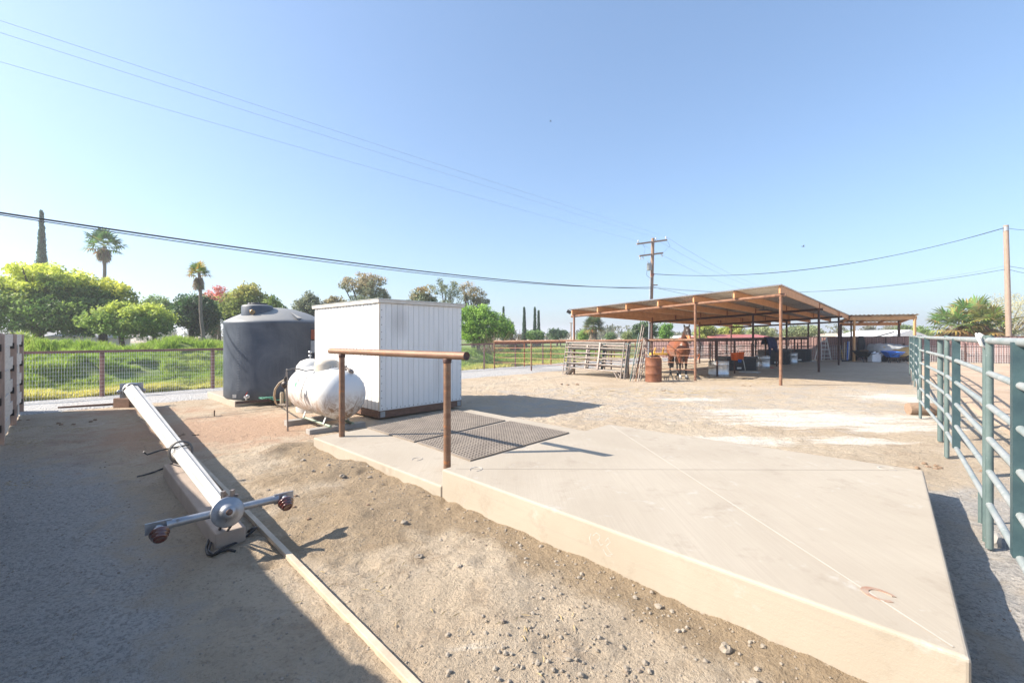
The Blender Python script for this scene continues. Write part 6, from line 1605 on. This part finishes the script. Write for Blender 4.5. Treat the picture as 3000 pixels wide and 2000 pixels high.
# ------------------------------------------------------------------ far buildings and odds beyond the fences
def building(px0, px1, y_eave, y_ridge, Y, mw, mr, label, depth=6, ridge_x=None, name='building'):
    a = (px0-CX)/F*Y; b = (px1-CX)/F*Y; ze = P(0,y_eave,Y).z; zr = P(0,y_ridge,Y).z; g0 = T(a,Y)-.1
    root = thing(name, ((a+b)/2,Y,g0), label, 'building')
    mb = MB(); mb.box(((a+b)/2,Y+depth/2,(g0+ze)/2), (b-a,depth,ze-g0)); wl_ = mb.build('wall', mw, root)
    if ridge_x is None:    # ridge parallel to the view
        r_ = MB(); r_.add([(a-.3,Y-.3,ze),(b+.3,Y-.3,ze),(b+.3,Y+depth+.3,ze),(a-.3,Y+depth+.3,ze),(a-.1,Y+depth/2,zr),(b+.1,Y+depth/2,zr)], [(0,1,5,4),(2,3,4,5),(1,2,5),(3,0,4),(3,2,1,0)])
    else:
        m_ = (ridge_x-CX)/F*Y; r_ = MB(); r_.add([(a-.3,Y-.3,ze),(b+.3,Y-.3,ze),(b+.3,Y+depth+.3,ze),(a-.3,Y+depth+.3,ze),(m_,Y-.3,zr),(m_,Y+depth+.3,zr)], [(0,4,5,3),(1,2,5,4),(0,1,4),(3,5,2),(3,2,1,0)])
    r_.build('roof', mr, root)
    n = max(1,int((b-a)/3)); 
    for k in range(n): MB().box((a+(b-a)*(k+.5)/n, Y-.02, (g0+ze)/2+.2), (.9,.05,.8)).build('window', M['glass'], root)
building(2095,2262,989,979,44,M['stucco'],M['red_roof'],'long low building with a red metal roof behind the pens')
building(1985,2078,990,983,50,M['stucco'],M['stucco'],'white flat building behind the horse')
building(2600,2715,988,966,40,M['stucco'],mat('white_roof', (.72,.73,.74), (.66,.67,.69), 3, .5),'white gabled building beyond the brown fence', ridge_x=2660)
building(40,130,985,972,48,M['tan_wall'],M['grey_roof'],'tan house glimpsed beneath the broad left tree')
building(215,260,990,980,55,M['tan_wall'],M['grey_roof'],'small grey roofed house glimpsed between the left trees')
building(480,520,1002,988,40,M['tan_wall'],M['tan_wall'],'small tan shed left of the leaning palm')
building(2490,2540,988,976,48,M['stucco'],M['tan_wall'],'small pale gabled house left of the wood pile', ridge_x=2512)
def car(px, Y, mp, label, L=4.3):
    x = (px-CX)/F*Y; root = thing('parked_car', (x,Y,T(x,Y)), label, 'car', 'cars beyond the brown fence'); z = T(x,Y)
    prof = [(-L/2,.35),(-L/2,.75),(-L*.36,.88),(-L*.24,1.38),(L*.12,1.42),(L*.28,.95),(L/2,.82),(L/2,.35)]
    mb = MB(); vs = [V((x+a,Y-.85,z+b)) for a,b in prof]+[V((x+a,Y+.85,z+b)) for a,b in prof]; n = len(prof)
    mb.add(vs, [tuple(range(n)),tuple(range(n,2*n))[::-1]]+[(i+n,(i+1)%n+n,(i+1)%n,i) for i in range(n)]); bevel(mb.build('body', mp, root),.06)
    MB().add([V((x-L*.33,Y-.86,z+.92)),V((x+L*.24,Y-.86,z+.98)),V((x+L*.11,Y-.86,z+1.33)),V((x-L*.22,Y-.86,z+1.30))],[(0,1,2,3)]).build('window', M['glass'], root)
    for sx in (-.3,.3):
        for sy in (-.8,.8): MB().lathe([(.15,-.1),(.33,-.1),(.34,0),(.33,.1),(.15,.1)], (x+L*sx,Y+sy,z+.33), (0,1,0), 18).build('wheel', M['black'], root)
car(2425,33.5,M['car_paint'],'dark car roof showing over the brown fence left of the ladder')
car(2462,35.5,M['galv'],'silver car roof showing over the fence near the ladder')
root = thing('lumber_pile', V((24.6,31,0)), 'slanting pile of pipes and lumber beyond the brown fence', 'lumber pile')
for k in range(6):
    a = P(2520+k*4,990-k,30.5); b = P(2618-k*6,972+k*1.5,31.5); MB().beam(a-V((0,0,.2)), b, .12,.10).build('pole', M['pink_wood'] if k % 2 else M['stucco'], root)
MB().box((24.9,31.6,.7), (1.6,.4,1.4)).build('crate', M['rust_dark'], root)
# yellow implement in the pen beyond the drum
c = V((6.6*1.15,24.8,0)); c = P(1955,1030,26.5); g_ = T(c.x,c.y)
root = thing('yellow_implement', (c.x,c.y,g_), 'yellow farm implement standing beyond the pens behind the drum', 'farm implement')
MB().beam((c.x-1.0,c.y,g_+.62),(c.x+.9,c.y,g_+.62),.5,.12).build('frame', M['yellow'], root)
for sx in (-.7,.7): MB().lathe([(.08,-.07),(.28,-.06),(.28,.06),(.08,.07)], (c.x+sx,c.y-.1,g_+.28),(0,1,0),16).build('wheel', M['black'], root)
for k in range(4): MB().beam((c.x-.8+.5*k,c.y,g_+.65),(c.x-.7+.5*k,c.y,g_+1.0),.08,.08).build('strut', M['yellow'], root)
# far-off wood closing the horizon
r = np.random.default_rng(77); n = 900
tx_ = r.uniform(-150, 230, n); ty_ = 118 + r.uniform(-10, 14, n); hh_ = (2.2+2.6*(vnoise(tx_, tx_*0, 17)+.5)+1.8*(vnoise(tx_+9, tx_*0, 5)))*.8
cen = np.stack([tx_, ty_, hh_*r.uniform(.15,1,n)],1); t = r.random(n)[:,None]; cc_ = np.array([.07,.09,.05])*(1-t)+np.array([.16,.15,.10])*t
q, f, cc = leaf_cloud(cen, 1.3*(.6+.8*r.random(n)), 34, .42, cc_, 78, .7)
tag(npmesh('treeline', q, f, M['leaf'], cc), 'far-off low wood along the horizon', 'wood', kind='stuff')
for (px,py,Yb,sz,lb_) in ((2353,722,60,.42,'dark bird gliding over the roof of the big shade'),(1613,356,70,.3,'tiny dark bird high in the middle of the sky')):
    c = P(px,py,Yb); mb = MB(); mb.path([c-V((sz*.5,0,.02)), c, c+V((sz*.5,0,.0))], [.02,sz*.12,.03], 8)
    mb.add([c+V((.1*sz,0,0)), c+V((-.2*sz,0,0)), c+V((-.35*sz,-sz*.8,sz*.35)), c+V((.05,-sz*.5,sz*.3)), c+V((-.35*sz,sz*.8,sz*.25)), c+V((.05,sz*.5,sz*.2))], [(0,1,2,3),(1,0,5,4)])
    tag(mb.build('bird', M['black'], loc=c), lb_, 'bird')
# far dark rail fence across the field
a, b = V((-2,44,0)), V((14,44,0)); root = thing('rail_fence', a, 'distant dark rail fence crossing the field behind the pens', 'fence')
for k in range(8): x = a.x+(b.x-a.x)*k/7; MB().box((x,44,.55),(.12,.12,1.3)).build('post', M['rust_dark'], root)
for z in (.5,1.0): MB().beam((a.x,44,z),(b.x,44,z),.05,.12).build('rail', M['rust_dark'], root)
# edging board along the gravel
a, b = G(170,1199,.0), G(345,1187,0); o = MB().beam(a+V((0,0,.02)), b+V((0,0,.02)), .05, .09).build('edging_board', M['brown_wood'], loc=a); tag(o, 'thin brown board edging the gravel lane behind the lamp column', 'edging board')
# droppings and clods
mb = MB(); rd_ = random.Random(8)
for (px,py,n,s) in ((195,1245,5,.035),(50,1233,3,.03),(1670,1127,6,.05),(1930,1146,3,.03),(2760,1372,8,.03),(2185,1130,4,.03),(560,1280,5,.03),(900,1510,4,.02)):
    for _ in range(n):
        c = G(px,py); x, y = c.x+rd_.gauss(0,.2), c.y+rd_.gauss(0,.2); mb.blob((x,y,ground_z(x,y)+s*.2), (s,s*.9,s*.55), rd_.random()*50, .5, 1)
tag(mb.build('droppings', mat('dropping_brown', (.27,.18,.12), (.20,.14,.09), 9, .95, 0, .8, 30)), 'scattered brown droppings and crumbs on the yard dirt', 'droppings', kind='stuff')
# straw litter under the shade
mb = MB()
n = 2600; r = rng
cx_ = r.uniform(-1.6, .2, n); 
t1 = r.random(n); t2 = r.random(n); bx = 2.83+(8.6-2.83)*t1+ 2.2*t2 + r.normal(0,.5,n); by = 19.9+(14.09-19.9)*t1 + 1.5*t2 + r.normal(0,.4,n)
a = r.random(n)*6.283; L_ = .05+.06*r.random(n); z = Tn(bx,by)+.012
for (px,py,k,sp_) in ((60,1300,160,.22),(160,1250,120,.18),(235,1258,120,.16),(20,1262,160,.2),(445,1292,60,.12),(60,1420,80,.2),(1080,1735,40,.25),(900,1480,40,.3),(1500,1850,50,.3),(2150,1240,200,.6),(1750,1150,400,.9),(2020,1150,500,.8)):
    c = G(px,py); m_ = rng.integers(0, n, k); bx[m_] = c.x+rng.normal(0,sp_,k); by[m_] = c.y+rng.normal(0,sp_*.7,k)
z = Tn(bx,by)+relief(bx,by)+.008; near_ = by < 9; L_ = np.where(near_, L_*.35, L_)
q = np.stack([np.stack([bx-np.cos(a)*L_,by-np.sin(a)*L_,z],1), np.stack([bx-np.sin(a)*.006,by+np.cos(a)*.003,z+.004],1), np.stack([bx+np.cos(a)*L_,by+np.sin(a)*L_,z],1)],1).reshape(-1,3)
tag(npmesh('straw', q, np.arange(3*n).reshape(n,3), M['hay']), 'loose golden straw strewn along the front of the pens', 'straw', kind='stuff')

# ------------------------------------------------------------------ light, sky, camera
sc = bpy.context.scene
w = bpy.data.worlds.new('World'); sc.world = w; w.use_nodes = True; nt = w.node_tree
bg = nt.nodes['Background']; sky = nt.nodes.new('ShaderNodeTexSky'); sky.sky_type = 'NISHITA'; sky.sun_disc = False
ELEV, AZ = R(35.5), math.atan2(-1.51, -.12)
sky.sun_elevation = ELEV; sky.sun_rotation = AZ % (2*math.pi)
sky.air_density = 1.0; sky.dust_density = 1.8; sky.ozone_density = 2.2; sky.altitude = 60
gm2 = nt.nodes.new('ShaderNodeGamma'); gm2.inputs['Gamma'].default_value = .72; nt.links.new(sky.outputs[0], gm2.inputs['Color'])
tm = nt.nodes.new('ShaderNodeMix'); tm.data_type = 'RGBA'; tm.blend_type = 'MULTIPLY'; tm.inputs[0].default_value = 1; tm.inputs[7].default_value = (.67,.785,.91,1)
nt.links.new(gm2.outputs[0], tm.inputs[6]); nt.links.new(tm.outputs[2], bg.inputs[0]); bg.inputs[1].default_value = .15
sl = bpy.data.lights.new('sun','SUN'); sl.energy = 3.9; sl.angle = R(.55); sl.color = (1,.91,.785)
so = bpy.data.objects.new('sun', sl); C.objects.link(so)
ld_ = V((math.cos(ELEV)*1.51/1.5148, math.cos(ELEV)*.12/1.5148, -math.sin(ELEV))); so.rotation_euler = ld_.to_track_quat('-Z','Y').to_euler(); so.location = (-30,-3,25)
cam = bpy.data.cameras.new('camera'); cam.lens = F*36/3000; cam.sensor_width = 36; cam.shift_y = -(1000-HY)/3000; cam.clip_end = 3000; cam.clip_start = .05
co = bpy.data.objects.new('camera', cam); C.objects.link(co); co.location = (0,0,CAMZ); co.rotation_euler = (R(90),0,0); sc.camera = co
sc.view_settings.view_transform = 'Standard'; sc.view_settings.look = 'None'; sc.view_settings.exposure = 1.5; sc.view_settings.gamma = 1
sc.cycles.max_bounces = 6; sc.cycles.diffuse_bounces = 3; sc.cycles.glossy_bounces = 3; sc.cycles.transmission_bounces = 3

hz = MB().box((0,300,8.6), (3400,3400,23.2)).build('haze', None, loc=(0,0,0)); tag(hz, 'thin pale air over the yard', 'haze', kind='stuff')
hm = bpy.data.materials.new('haze'); hm.use_nodes = True; nt = hm.node_tree; nt.nodes.remove(nt.nodes['Principled BSDF'])
pv = nt.nodes.new('ShaderNodeVolumePrincipled'); pv.inputs['Color'].default_value = (.93,.95,1,1); pv.inputs['Density'].default_value = .0014; pv.inputs['Anisotropy'].default_value = .2
nt.links.new(pv.outputs[0], nt.nodes['Material Output'].inputs['Volume']); hz.data.materials.append(hm)
